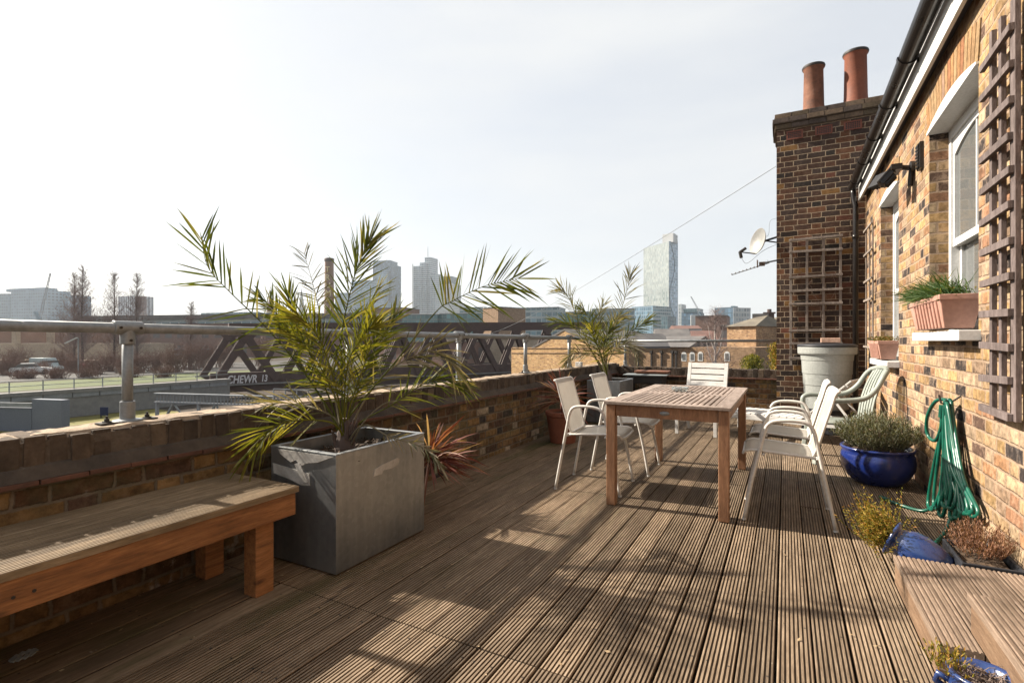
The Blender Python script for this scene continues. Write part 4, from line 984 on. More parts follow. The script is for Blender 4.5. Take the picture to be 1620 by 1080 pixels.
# window boxes
def winbox(yc, w_, zs, label, seed, grass, h=.215, dp=.20):
    root = empty('window_box', (W-.055, yc, zs), 0, label, 'window box')
    mb = MB(); b = .045
    def ring(f, z): hw = w_/2-b*(1-f); hd = dp/2-.03*(1-f); return [V((-hd, -hw, z)), V((hd, -hw, z)), V((hd, hw, z)), V((-hd, hw, z))]
    r0, r1 = ring(0, .012), ring(.9, h-.03); n = len(mb.v); mb.v += r0+r1
    mb.f += [(n+3, n+2, n+1, n)]+[(n+i, n+(i+1) % 4, n+4+(i+1) % 4, n+4+i) for i in range(4)]
    hw, hd = w_/2, dp/2
    for (a, c) in (((-hd-.004, -hw-.004), (hd+.004, -hw+.014)), ((-hd-.004, hw-.014), (hd+.004, hw+.004)), ((-hd-.004, -hw+.014), (-hd+.014, hw-.014)), ((hd-.014, -hw+.014), (hd+.004, hw-.014))): mb.box((a[0], a[1], h-.034), (c[0], c[1], h))
    k = -w_/2+.1
    while k < w_/2-.08: mb.obox((-hd+.012, k, h*.45), (.006, 0, 0), (0, .012, 0), (-.012, 0, h*.38)); k += .085
    mb.build('trough', M_pink, root, bevel=.004)
    MB().box((-hd+.012, -hw+.012, h-.03), (hd-.012, hw-.012, h-.018)).build('soil', M_soil, root)
    r = random.Random(seed); mb = MB()
    for k in range(420 if not grass else 260):
        y = r.uniform(-hw, hw*1.12); p = V((r.uniform(-hd*1.1, hd), y, h+r.uniform(-.03, .045)))
        if abs(y) > hw*.97: p.z -= r.uniform(0, .06)
        for j in range(3): leaf(mb, p, V((r.gauss(0, 1), r.gauss(0, 1), r.uniform(0, 1))), r.uniform(.010, .02), .009, V((r.gauss(0, 1), r.gauss(0, 1), 1)), 0, 2)
    mb.build('sedum', M_sedum, root)
    if grass:
        mb = MB()
        for k in range(900):
            y = r.uniform(-hw*.95, hw*.95); p = V((r.uniform(-hd*.8, hd*.8), y, h-.02)); a = r.gauss(.9, 1.3)
            d = V((r.gauss(-.35, .3), math.sin(a)*.7+.2, r.uniform(.35, 1.0))); leaf(mb, p, d, r.uniform(.14, .31), .005, V((r.gauss(0, 1), r.gauss(0, 1), .3)), r.uniform(.1, .5), 4)
        mb.build('grass_tuft', M_chive, root)
    return root
ww = wins[0]; winbox((ww[0]+ww[1])/2-.05, .86, 1.238, 'near terracotta-pink window box overflowing with green grassy leaves and sedum', 41, True)
ww = wins[1]; winbox((ww[0]+ww[1])/2-.02, .74, .977, 'far terracotta-pink window box with low yellow-green sedum', 42, False, h=.2, dp=.18)

# garden hose
ho = empty('garden_hose', (W-.03, 4.25, .8), 0, 'coiled green garden hose hanging from a hook on the sunlit wall', 'hose')
inv = ho.matrix_basis.inverted(); mb = MB(); r = random.Random(51); HY = xw(1503, W-.05); HZ = .80
pts = []
for k in range(11):
    dy0 = r.uniform(-.05, .05); f = k/10
    bx = .87+.055*f; by = xw(1474+66*f+r.uniform(-4, 4), bx); bz = .03+.13*f+r.uniform(0, .07)
    wy = r.uniform(.05, .10)
    top = V((W-.05-.012*(k % 3), HY+r.uniform(-.035, .035), HZ-.01+r.uniform(-.015, .015)))
    mid1 = V((W-.06-.02*r.random(), HY+.04+(by-HY)*.45+wy*.5, HZ*.55)); b1 = V((bx, by+wy, bz+.05)); b0 = V((bx-.01, by, bz)); b2_ = V((bx, by-wy, bz+.05)); mid2 = V((W-.05-.02*r.random(), HY-.04+(by-HY)*.45-wy*.5, HZ*.5))
    pts += [top, mid1, b1, b0, b2_, mid2]
pts += [V((W-.05, HY, HZ))]
pts = [V((min(p.x, W-.018), p.y, max(p.z, .014))) for p in pts]
C = catmull(pts, 460); C = [V((min(p.x, W-.014), p.y, max(p.z, .012))) for p in C]
mb.tube(C, .0112, 8)
# side loop and loose end on the deck
C = catmull([(W-.05, HY, HZ), (W-.10, HY+.10, HZ-.02), (W-.12, HY+.24, HZ-.15), (W-.11, HY+.27, HZ-.27), (W-.09, HY+.17, HZ-.29), (W-.08, HY+.08, HZ-.2), (W-.08, HY+.05, HZ-.10)], 50); mb.tube(C, .0112, 8)
C = catmull([(.90, 4.35, .10), (.83, 4.42, .014), (.72, 4.5, .012), (.66, 4.60, .012)], 24); mb.tube(C, .0112, 8)
C = catmull([(.90, 4.05, .10), (.84, 3.95, .014), (.76, 3.75, .012), (.72, 3.62, .012), (.80, 3.55, .012), (.92, 3.62, .012)], 24); mb.tube(C, .0112, 8)
mb.v = [inv @ p for p in mb.v]; mb.build('hose', M_hose, ho, smooth=True)
mb = MB(); mb.tube([(W-.085, HY+.055, HZ-.12), (W-.08, HY+.045, HZ-.04)], [.014, .017], 12); mb.tube([(.66, 4.60, .014), (.62, 4.66, .014)], .014, 12); mb.v = [inv @ p for p in mb.v]; mb.build('connector', M_hose, ho)
mb = MB(); mb.tube([(W, HY-.02, HZ+.03), (W-.07, HY-.02, HZ-.03), (W-.10, HY-.02, HZ-.02), (W-.11, HY-.02, HZ+.03)], .006, 8); mb.v = [inv @ p for p in mb.v]; mb.build('hook', M_blacktin, ho)

# ================================================================== furniture
# table
TX0, TX1, TY0, TY1, TZ = -1.15, -.308, 3.55, 5.19, .745
tb = empty('table', ((TX0+TX1)/2, (TY0+TY1)/2, 0), 0, 'slatted teak garden table with square legs in the middle of the deck', 'table')
mb = MB(); th = .022
mb.box((TX0, TY0, TZ-th), (TX1, TY0+.075, TZ)); mb.box((TX0, TY1-.075, TZ-th), (TX1, TY1, TZ)); mb.box((TX0, TY0+.0755, TZ-th), (TX0+.10, TY1-.0755, TZ)); mb.box((TX1-.10, TY0+.0755, TZ-th), (TX1, TY1-.0755, TZ))
ym = (TY0+TY1)/2; mb.box((TX0+.1005, ym-.04, TZ-th), (TX1-.1005, ym+.04, TZ-.0005))
ns = 16; x0 = TX0+.1; wspan = TX1-TX0-.2
for k in range(ns):
    xa = x0+wspan*(k+.14)/ns; xb = x0+wspan*(k+.86)/ns
    for (a, b) in ((TY0+.0758, ym-.0403), (ym+.0403, TY1-.0758)): mb.box((xa, a, TZ-th+.002), (xb, b, TZ-.0012+rnd.uniform(-.001, 0)))
world_part(mb, 'tabletop', M_teaktop, tb, bevel=.003)
for (a, b) in (((TX0+.08, TY0+.028), (TX1-.08, TY0+.05)), ((TX0+.08, TY1-.05), (TX1-.08, TY1-.028)), ((TX0+.028, TY0+.08), (TX0+.05, TY1-.08)), ((TX1-.05, TY0+.08), (TX1-.028, TY1-.08))):
    mb = MB().box((a[0], a[1], TZ-.105), (b[0], b[1], TZ-th-.001)); world_part(mb, 'apron', M_teak, tb, bevel=.003)
for x in (TX0+.014, TX1-.078):
    for y in (TY0+.014, TY1-.078):
        mb = MB().box((x, y, 0.004), (x+.064, y+.064, TZ-th-.001)); world_part(mb, 'leg', M_teak, tb, bevel=.004)
mb = MB(); mb.lathe([(0, .004), (.030, .004), (.034, .0)], ((TX0+TX1)/2, TY0+.027, TZ-.066), 28, Matrix.Rotation(R(90), 3, 'X') @ Matrix.Diagonal(V((1, .42, 1)))); world_part(mb, 'badge', M_galv, tb, smooth=True)
mb = MB().lathe([(0, .004), (.055, .004), (.068, .012), (.072, .035), (.066, .036), (.058, .014), (0, .012)], (0, 0, 0), 32)
tag(mb.build('ashtray', M_clear, smooth=True, loc=(-.80, 4.56, TZ)), 'round clear glass ashtray on the table', 'ashtray')

def make_chair():
    root = empty('armchair', (0, 0, 0))
    # faces +x, width along y, origin on the ground under the seat
    hw = .235; t = .0115
    for s in (-1, 1):
        y = s*hw
        pts = [(-.27, y*1.02, .006), (-.215, y, .30), (-.17, y*1.0, .53), (-.155, y*1.01, .60), (-.13, y*1.02, .645), (-.085, y*1.03, .663), (.0, y*1.05, .666), (.07, y*1.03, .655), (.105, y*1.02, .63), (.125, y*1.0, .58), (.155, y, .45), (.20, y, .25), (.245, y*1.02, .006)]
        mb = MB().tube(catmull(pts, 60), t, 10); mb.build('side_frame', M_whitemetal, root, smooth=True)
        for p in (pts[0], pts[-1]): MB().tube([(p[0], p[1], 0), (p[0], p[1], .012)], .0135, 8).build('foot_cap', M_white, root)
    def shell(prof, hwf, name, thick=.012):
        mb = MB(); m = len(prof); nn = 8; n0 = 0
        for i, (x, z) in enumerate(prof):
            h = hwf(i/(m-1))
            for j in range(nn+1):
                q = -1+2*j/nn; dip = .010*(1-q*q)
                mb.v.append(V((x, q*h, z))+V((-.6*dip if name == 'backrest' else 0, 0, -dip if name == 'seat' else 0)))
        for i in range(m-1):
            for j in range(nn): a = i*(nn+1)+j; mb.f.append((a, a+1, a+nn+2, a+nn+1))
        o_ = mb.build(name, M_mesh, root, smooth=True)
        edge = [mb.v[i*(nn+1)] for i in range(m)]+[mb.v[(m-1)*(nn+1)+j] for j in range(nn+1)]+[mb.v[i*(nn+1)+nn] for i in reversed(range(m))]
        e = MB().tube(edge+[mb.v[nn-j] for j in range(nn+1)] , .0085, 8)
        e.build(name+'_rim', M_whitemetal, o_, smooth=True)
    seat = [(-.185, .425), (-.15, .437), (0, .447), (.12, .455), (.20, .458), (.235, .450), (.252, .43)]
    shell(seat, lambda t: .205+.012*math.sin(math.pi*t), 'seat')
    back = [(-.155, .445), (-.165, .47), (-.19, .55), (-.22, .66), (-.25, .76), (-.268, .83), (-.280, .853), (-.292, .858)]
    shell(back, lambda t: .205 if t > .35 else .18+.07*t, 'backrest')
    for xx in (.13, -.175): MB().tube([(xx, -hw, .435), (xx, hw, .435)], .009, 8).build('cross_bar', M_whitemetal, root, smooth=True)
    return root
spots = [(-1.36, 4.02, .06, 'near left mesh armchair with its back to the parapet, closest to the table corner'), (-1.30, 4.72, .02, 'far left mesh armchair tucked in beside the long side of the table'),
         (-.005, 3.95, math.pi+.03, 'near right mesh armchair with its back to the house, closest to the camera'), (.0, 4.69, math.pi-.02, 'far right mesh armchair behind the near one on the house side of the table')]
c0 = make_chair()
for i, (x, y, rz, lb) in enumerate(spots):
    c = c0 if i == 0 else copy_tree(c0)
    c.location = (x, y, 0); c.rotation_euler = (0, 0, rz); tag(c, lb, 'chair', 'white mesh armchairs round the table')

# white slatted armchair beyond the table (facing the camera)
wc = empty('slatted_armchair', (-.96, 6.95, 0), R(-8), 'white slatted armchair beyond the far end of the table', 'chair')
hw = .235
for s in (-1, 1):
    MB().bar((s*hw, -.22, 0), (s*hw, -.24, .56), .04, .03).build('leg', M_whitewood, wc, bevel=.003)
    MB().bar((s*hw, .28, 0), (s*hw, .14, .42), .04, .03).build('leg', M_whitewood, wc, bevel=.003)
    MB().bar((s*(hw), .20, .40), (s*hw, .34, .885), .045, .028).build('back_post', M_whitewood, wc, bevel=.003)
    MB().box((s*hw*1.06-.03, -.29, .562), (s*hw*1.06+.03, .25, .582)).build('armrest', M_whitewood, wc, bevel=.004)
mb = MB()
for k in range(6): mb.bar((-hw+.015, -.22+.075*k, .40), (hw-.015, -.22+.075*k, .40), .062, .018)
mb.build('seat', M_whitewood, wc, bevel=.003)
mb = MB()
for k in range(6):
    z = .46+.078*k; y = .20+.14*(z-.40)/.485; mb.obox((0, y-.004, z), (hw-.023, 0, 0), (0, .008, 0), (0, .0088, .032))
mb.build('backrest', M_whitewood, wc, bevel=.003)
# sun lounger behind the right chairs
ln_ = empty('sun_lounger', (-.70, 7.42, 0), R(-17), 'low white slatted sun lounger with raised back in front of the water butt', 'sun lounger')
hw = .29
for s in (-1, 1):
    MB().box((0, s*hw-.015, .20), (1.55, s*hw+.015, .262)).build('side_rail', M_whitewood, ln_, bevel=.003)
    for x in (.06, 1.45): MB().box((x-.02, s*hw-.034, 0), (x+.025, s*hw-.0155, .25)).build('leg', M_whitewood, ln_, bevel=.003)
mb = MB(); x = .01
while x < 1.0: mb.box((x, -hw-.01, .2625), (x+.07, hw+.01, .28)); x += .083
mb.build('seat', M_whitewood, ln_, bevel=.003)
mb = MB(); b0 = V((1.0, 0, .28)); bd = V((.52, 0, .50)).normalized(); up = V((-bd.z, 0, bd.x))
for k in range(8): mb.obox(b0+bd*(.04+.083*k), bd*.036, V((0, hw-.03, 0)), up*.009)
mb.build('backrest', M_whitewood, ln_, bevel=.003)
mb = MB()
for s in (-1, 1): mb.bar(b0+V((0, s*(hw-.07), -.022)), b0+bd*.66+V((0, s*(hw-.07), -.022)), .03, .02, (0, 1, 0)); mb.bar(b0+bd*.4+V((0, s*(hw-.07), -.03)), V((1.5, s*(hw-.07), .23)), .025, .02, (0, 1, 0))
mb.build('back_support', M_whitewood, ln_, bevel=.002)

# green-grey plastic chair, faces -x
gc = empty('plastic_chair', (.47, 5.98, 0), math.pi+R(10), 'pale green-grey moulded plastic chair beside the lavender bowl', 'chair')
def strip(mb, pts, w_, th, wdir=V((0, 1, 0))):
    C = catmull(pts, 30)
    for i in range(30):
        a, b = C[i], C[i+1]; mb.bar(a, b+(b-a)*.04, w_, th, wdir.cross((b-a)).normalized() if True else (0, 0, 1))
mb = MB()
for (x, y) in ((.24, -.25), (.24, .25), (-.22, -.22), (-.22, .22)): pass
for s in (-1, 1):
    MB().bar((.27, s*.26, 0), (.22, s*.23, .40), .05, .045).build('leg', M_greenchair, gc, bevel=.008)
    MB().bar((-.26, s*.24, 0), (-.20, s*.22, .42), .05, .045).build('leg', M_greenchair, gc, bevel=.008)
    mb = MB(); mb.tube(catmull([(.24, s*.25, .38), (.27, s*.28, .55), (.22, s*.29, .61), (.05, s*.29, .615), (-.12, s*.28, .64), (-.22, s*.26, .72), (-.29, s*.235, .84), (-.33, s*.20, .895)], 40), .024, 10)
    mb.build('armrest', M_greenchair, gc, smooth=True)
mb = MB(); nn = 10; prof = [(.26, .385), (.24, .40), (.1, .40), (-.1, .39), (-.2, .395)]
for i, (x, z) in enumerate(prof):
    for j in range(nn+1): q = -1+2*j/nn; mb.v.append(V((x, q*.235, z-.012*(1-q*q))))
for i in range(len(prof)-1):
    for j in range(nn): a = i*(nn+1)+j; mb.f.append((a, a+1, a+nn+2, a+nn+1))
mb.build('seat', M_greenchair, gc, smooth=True, solid=.02)
mb = MB()
for k in range(6):
    y = -.17+.068*k; pts = catmull([(-.205, y, .40), (-.235, y, .6), (-.29, y*.95, .78), (-.345, y*.85, .90)], 8)
    for i in range(8): mb.bar(pts[i], pts[i+1], .045, .012, (1, 0, .3))
mb.tube(catmull([(-.33, -.2, .895), (-.355, -.1, .915), (-.36, 0, .92), (-.355, .1, .915), (-.33, .2, .895)], 20), .022, 10)
mb.build('backrest', M_greenchair, gc)

# water butt
wb = empty('water_butt', (.47, 7.82, 0), 0, 'pale grey-green water butt with dark lid on a dark stand, in front of the chimney', 'water butt')
prof = [(.235, 0), (.24, .01), (.252, .15), (.256, .155), (.262, .30), (.268, .31), (.274, .45), (.280, .455), (.288, .62), (.294, .63), (.300, .70), (.325, .705), (.332, .72), (.334, .79), (.328, .80), (0, .80)]
MB().lathe(prof, (0, 0, .30), 56).build('barrel', M_butt, wb, smooth=False, bevel=.003)
MB().lathe([(.32, .0), (.338, .002), (.338, .02), (.31, .034), (.1, .05), (0, .052)], (0, 0, 1.102), 48).build('lid', M_darkgrey, wb, smooth=True)
MB().lathe([(0, 0), (.30, 0), (.285, .05), (.255, .28), (.262, .298), (0, .2985)], (0, 0, 0), 40).build('stand', M_darkgrey, wb, smooth=False)
MB().tube([(-.12, -.21, .38), (-.135, -.27, .38), (-.135, -.275, .35)], .012, 8).build('tap', M_black, wb)
M_brickpale = rough_mat('pale_brick', (.42, .25, .18), (.55, .38, .29), 20, .9, .5, .004, 40)
mb = MB().box((-.105, -.05, 0), (.105, .05, .06)); tag(mb.build('loose_brick', M_brickpale, bevel=.005, loc=(.50, 7.66, 1.155)), 'loose pinkish brick lying on the lid of the water butt', 'brick')

# barbecue in the far corner
bq = empty('barbecue', (-2.0, 8.45, 0), R(4), 'black barbecue stand with a brown tray top in the far corner of the parapet', 'barbecue')
for (x, y) in ((-.25, -.2), (.25, -.2), (-.25, .2), (.25, .2)): MB().box((x-.015, y-.015, 0), (x+.015, y+.015, .6)).build('leg', M_blacktin, bq)
mb = MB(); mb.box((-.28, -.23, .50), (.28, .23, .62)); mb.build('firebox', M_blacktin, bq, bevel=.01); MB().box((-.23, -.22, .15), (.23, .22, .17)).build('lower_shelf', M_blacktin, bq)
mb = MB(); mb.box((-.34, -.27, .621), (.34, .1, .64)); mb.build('grill_shelf', M_galvdull, bq, bevel=.003)
mb = MB(); mb.box((-.20, -.05, .66), (.34, .26, .69)); mb.box((-.18, .0, .6405), (.3, .2, .66)); mb.build('tray', M_terradark, bq, bevel=.004)
MB().box((-.06, -.05, 0), (.06, .05, .11)).build('x', M_white) if False else None
mb = MB(); mb.box((-.045, -.04, 0), (.045, .04, .07)); mb.tube([(.03, -.041, .035), (.03, -.05, .035)], .02, 12)
tag(mb.build('lantern', M_white, loc=(PX-.08, 7.25, ZT+.008), bevel=.004), 'small white box lantern on the parapet beside the far palm', 'lantern')

# ================================================================== BACKGROUND
def zat(v, d): return CAMH+(540-v)/F*d
def prism_uv(mb, poly, z0, z1, ztop=None):
    # poly: plan points counter-clockwise or not; side faces carry metres as UV
    m = len(poly); s = 0
    for i in range(m):
        a, b = V(poly[i]), V(poly[(i+1) % m]); l = (b-a).length
        za = ztop[i] if ztop else z1; zb = ztop[(i+1) % m] if ztop else z1
        mb.quad([(a.x, a.y, z0), (b.x, b.y, z0), (b.x, b.y, zb), (a.x, a.y, za)], [(s, z0), (s+l, z0), (s+l, zb), (s, za)]); s += l
    mb.quad([(p[0], p[1], (ztop[i] if ztop else z1)) for i, p in enumerate(poly)], [(0, 0)]*m)
def foot(u0, d0, u1, d1, depth):
    a, b = plan(u0, d0), plan(u1, d1); t = (b-a).normalized(); n = V((-t.y, t.x, 0))
    if n.dot(a) < 0: n = -n
    return [a, b, b+n*depth, a+n*depth]
def blk(root, name, u0, d0, u1, d1, depth, z1, mat, z0=None, label=None):
    mb = MB(); prism_uv(mb, foot(u0, d0, u1, d1, depth), ZG if z0 is None else z0, z1)
    inv = root.matrix_basis.inverted(); mb.v = [inv @ p for p in mb.v]
    return mb.build(name, mat, root)
def bld(name, u, d, label, cat='building', group=None): return empty(name, tuple(plan(u, d)+V((0, 0, ZG))), 0, label, cat, group)

fm = facade
M_hosp = fm('blue_slab_facade', (.12, .19, .26), (.05, .09, .14), 4.0, 3.6, .35, .45)
M_hosp2 = fm('blue_slab_facade_dark', (.11, .17, .22), (.05, .09, .14), 3.0, 3.6, .25, .4)
M_stripe = fm('striped_tower_facade', (.42, .44, .48), (.12, .14, .18), 3.4, 60, .55, .0)
M_brownt = fm('brown_tower_facade', (.22, .14, .12), (.10, .08, .09), 3, 3, .5, .5)
M_glassA = fm('blue_glass_facade', (.035, .07, .10), (.045, .09, .14), 2.4, 4.0, .12, .22, .45, .7)
M_glassB = fm('pale_glass_facade', (.17, .24, .30), (.08, .15, .21), 2.2, 4.0, .18, .18, .2, .5)
M_white_t = fm('white_banded_facade', (.34, .38, .41), (.06, .10, .14), 4.0, 4.2, .18, .45, .3, .6)
M_dark_t = fm('dark_teal_facade', (.06, .10, .12), (.04, .08, .10), 2, 4, .2, .2, .2)
M_pale_t = fm('pale_stone_facade', (.40, .42, .42), (.22, .26, .28), 2.5, 4, .35, .4)
M_teal = fm('teal_glazing', (.09, .15, .15), (.07, .16, .17), 2.0, 3.5, .15, .25, .2)
M_lowglass = fm('office_glazing', (.28, .33, .34), (.11, .18, .21), 3.0, 3.4, .12, .4, .2)
M_brn = fm('warehouse_brick', (.15, .085, .065), (.07, .06, .06), 4.2, 4.4, .45, .5, .4)
M_brnp = rough_mat('far_brown_brick', (.13, .075, .055), (.19, .115, .085), .3, .9, 0, coord='World')
M_beige = rough_mat('beige_concrete', (.28, .225, .165), (.38, .315, .24), .25, .9, .1, .01, 3, coord='World')
M_tanb = brick_mat('tan_gable_brick', [(0, (.36, .23, .11)), (.4, (.41, .27, .14)), (.7, (.33, .2, .10)), (.92, (.24, .15, .09))], (.42, .31, .19), H=.09, P=.36, seed=21, dirt=(.85, .8, .75), dark_noise=.3)
M_redb = brick_mat('warm_far_brick', [(0, (.24, .155, .095)), (.4, (.29, .19, .115)), (.7, (.20, .125, .078)), (.92, (.13, .085, .06))], (.28, .21, .14), H=.09, P=.36, seed=22, dirt=(.7, .65, .6), dark_noise=.3)
M_roofr = rough_mat('red_roof', (.10, .055, .045), (.16, .085, .07), .6, .8, .1, .01, 6, coord='World')
M_roofg = rough_mat('grey_slates', (.08, .075, .075), (.14, .13, .125), .6, .8, .1, .01, 6, coord='World')
M_steel = rough_mat('pale_steel', (.17, .185, .20), (.25, .265, .28), 2, .6, .1, .002, 20)
M_bluebox = rough_mat('blue_grey_panel', (.10, .115, .155), (.13, .15, .19), .6, .7, .1, .002, 20)

# ---- railway viaduct, lawns, embankment
def sheet(name, x0, x1, y0, y1, z, mat): 
    mb = MB(); mb.quad([(x0, y0, z), (x1, y0, z), (x1, y1, z), (x0, y1, z)]); return tag(mb.build(name, mat), kind='structure')
sheet('lawn', -35.6, -26, 4, 18.2, ZG+.012, M_grassy)
sheet('grass_bank', -71, -59, -10, 60, ZG+.012, M_grass)
sheet('road', -100, -73, -40, 160, ZG+.008, M_asph)
sheet('track_bed', -38.4, -36.4, -30, 23, -1.75, M_soil)
vd = empty('viaduct_wall', (-36, 0, ZG), 0, 'long pale concrete railway viaduct wall with a thin railing, left of the brown truss bridge', 'viaduct')
mb = MB(); mb.box((-36.4, -30, ZG), (-36, 23.5, -1.75)); world_part(mb, 'wall', M_stone, vd)
mb = MB(); mb.box((-36.5, -30, -1.7495), (-35.85, 23.5, -1.55)); world_part(mb, 'coping', M_stone, vd)
mb = MB()
for k in range(16):
    y = 2.2+1.32*k; mb.box((-35.995, y, -2.02), (-35.93, y+1.26, -1.76))
world_part(mb, 'cable_trough', M_steel, vd)
mb = MB(); 
for z in (-.98, -1.25): mb.box((-36.2, -30, z), (-36.16, 23.5, z+.035))
for k in range(30): mb.box((-36.2, -18+1.4*k, -1.549), (-36.155, -17.95+1.4*k, -.945))
world_part(mb, 'railing', M_galvdull, vd)
bx = empty('equipment_cabin', tuple(plan(50, 24)+V((0, 0, ZG))), 0, 'flat blue-grey steel cabin panels in front of the viaduct at the left edge', 'cabin')
blk(bx, 'panel', -60, 25, 50, 24.5, .3, zat(645, 24.5), M_bluebox); blk(bx, 'panel', 51, 24.4, 98, 24.0, .35, zat(632, 24.2), M_bluebox)
blk(bx, 'gutter_strip', -60, 24.9, 50, 24.4, .1, zat(637, 24.5), M_steel, zat(644, 24.5))
nb_ = empty('sign_board', tuple(plan(165, 29)+V((0, 0, ZG))), 0, 'small dark blue notice board standing on the yellowish lawn', 'sign')
M_navy = rough_mat('navy_board', (.012, .018, .06), (.02, .03, .09), 5, .5, .05, .001, 20)
MB().box((-.22, -.02, .15), (.22, .02, .62), YAW).build('board', M_navy, nb_)
mb = MB().box((-.2, -.03, 0), (-.16, .03, .15), YAW, (0, 0, 0)); mb.box((.16, -.03, 0), (.2, .03, .15), YAW, (0, 0, 0)); mb.build('leg', M_blacktin, nb_)

# ---- truss bridge
br = empty('truss_bridge', tuple(plan(337, 39)), 0, 'dark brown steel railway truss bridge with graffiti crossing behind the palms', 'bridge')
A, B = plan(337, 39), plan(905, 62); bt = (B-A).normalized(); bn_ = V((-bt.y, bt.x, 0)); bn_ = bn_ if bn_.dot(A) > 0 else -bn_
def onl(u):
    q = plan(u, 1); # ray direction; intersect with A + s*bt
    det = bt.x*(-q.y)+q.x*bt.y; s = ((-A.x)*(-q.y)-(q.x)*(A.y))*0
    # solve A + s*bt = k*q
    a11, a12, b1 = bt.x, -q.x, -A.x; a21, a22, b2 = bt.y, -q.y, -A.y
    D_ = a11*a22-a12*a21; return (b1*a22-a12*b2)/D_
Lb = (B-A).length
ztop = lambda s: 2.50+1.0*s/Lb
bots = [onl(u) for u in (337, 442, 530, 600, 665, 724, 789, 838, 890)]; tops = [onl(u) for u in (389, 488, 566, 634, 695, 755, 815, 864)]
for side in (0, 1):
    off = bn_*(11.0*side)+V((0, 0, .1*side))+bt*(.5*side)
    P = lambda s, z: A+bt*s+off+V((0, 0, z))
    mb = MB(); mb.bar(P(tops[0]-1.2, ztop(tops[0])-.45), P(Lb+6, ztop(Lb+6)-.45), .55, .9)
    for s in tops: 
        mb.extr([P(s-.75, ztop(s)-.88), P(s-.3, ztop(s)-1.4), P(s+.3, ztop(s)-1.4), P(s+.75, ztop(s)-.88)], bn_*-.29, bn_*-.22)
    world_part(mb, 'top_chord', M_girder, br)
    mb = MB(); (mb.bar(P(-.2, -1.72), P(Lb+6, -1.72), .30, .95) if side == 0 else None); mb.bar(P(-.8 if side == 0 else .3, -2.5), P(Lb+6, -2.5), .30, .52)
    world_part(mb, 'bottom_chord', M_girder, br)
    mb = MB(); mb.bar(P(-.6, -2.215), P(Lb+6, -2.215), .75, .03); mb.bar(P(-.6, -2.16)-bn_*.4, P(Lb+6, -2.16)-bn_*.4, .05, .12); world_part(mb, 'walkway_ledge', M_stone, br)
    segs = []
    for i, t in enumerate(tops):
        segs.append((bots[i], t)); 
        if i+1 < len(bots): segs.append((bots[i+1], t))
    for (b_, t_) in segs:
        mb = MB(); a_ = P(b_, -2.3)-bn_*.0; c_ = P(t_, ztop(t_)-.9); dr = (c_-a_).normalized(); sd = bn_.cross(dr)
        for s in (-1, 1): mb.bar(a_+bn_*.20*s, c_+bn_*.20*s, .07, .55, sd)
        mb.bar(a_+sd*.16, c_+sd*.16, .40, .05, sd)
        world_part(mb, 'diagonal', M_girder, br)
mb = MB(); n = len(mb.v)
for k in range(14):
    s = Lb*k/13; mb.bar(A+bt*s+V((0, 0, -2.45)), A+bt*s+bn_*9+V((0, 0, -2.45)), .35, .45)
    if 1 <= k: mb.bar(A+bt*(s)+V((0, 0, ztop(s)-.3)), A+bt*(s)+bn_*9+V((0, 0, ztop(s)-.05)), .3, .3)
world_part(mb, 'cross_beam', M_girder, br)
mb = MB(); prism_uv(mb, [A-bn_*.4-bt*2.2, A-bn_*.4-bt*.2, A+bn_*10-bt*.2, A+bn_*10-bt*2.2], ZG, -2.78); world_part(mb, 'abutment', M_stone, br)
def text_obj(body, size, loc, rot, mat, parent, name, shear=0, extrude=.01):
    cu = bpy.data.curves.new(name, 'FONT'); cu.body = body; cu.offset = .02 if shear else 0; cu.size = size; cu.extrude = extrude; cu.shear = shear; cu.align_x = 'LEFT'
    tmp = bpy.data.objects.new(name+'_tmp', cu); col.objects.link(tmp)
    dg = bpy.context.evaluated_depsgraph_get(); me = bpy.data.meshes.new_from_object(tmp.evaluated_get(dg)); bpy.data.objects.remove(tmp)
    me.materials.clear(); me.materials.append(mat); o = bpy.data.objects.new(name, me); col.objects.link(o)
    mw = Matrix.Translation(loc) @ rot.to_4x4(); o.parent = parent; o.matrix_basis = parent.matrix_basis.inverted() @ mw; return o
sg = onl(358); org = A+bt*sg-bn_*.19+V((0, 0, -2.06)); rot = Matrix((bt, ZV, bt.cross(ZV))).transposed()
M_graf = rough_mat('white_spray', (.45, .44, .45), (.6, .58, .6), 6, .8)
g1 = text_obj('CHEWR', 1.05, org, rot, M_graf, br, 'graffiti', .2, .03); g1.scale = (.56, .82, 1)
g2 = text_obj('13', .8, A+bt*onl(412)-bn_*.19+V((0, 0, -2.0)), rot, M_graf, br, 'graffiti', .15); g2.scale = (.6, .9, 1)

# ---- galvanised gantry and small railings below the parapet
ga = empty('signal_gantry', tuple(plan(248, 15)), 0, 'low galvanised lattice gantry beyond the parapet, left of the big palm', 'gantry')
a0 = at(246, 622, 15); a1 = at(500, 629, 14); up_ = ZV; tdir = (a1-a0).normalized()
mb = MB(); mb.bar(a0, a1, .12, .035); mb.bar(a0-ZV*.25, a1-ZV*.25, .12, .035)
n = 46
for k in range(n): 
    p = a0.lerp(a1, (k+.5)/n); mb.bar(p-ZV*.23, p-ZV*.02+tdir*.02, .035, .02, tdir)
world_part(mb, 'lattice_beam', M_steel, ga)
for uu in (249, 318, 452):
    t = (uu-246)/254; p = a0.lerp(a1, t); mb = MB(); mb.bar(p-ZV*.26, V((p.x, p.y, ZG)), .07, .07, tdir); world_part(mb, 'post', M_steel, ga)
    mb = MB(); mb.bar(p-ZV*1.1+tdir*.05, p+tdir*.55-ZV*.27, .05, .05, (0, 0, 1)); mb.bar(p+tdir*.55-ZV*.27, p+tdir*.85-ZV*.6, .04, .04); world_part(mb, 'brace', M_galvdull, ga)
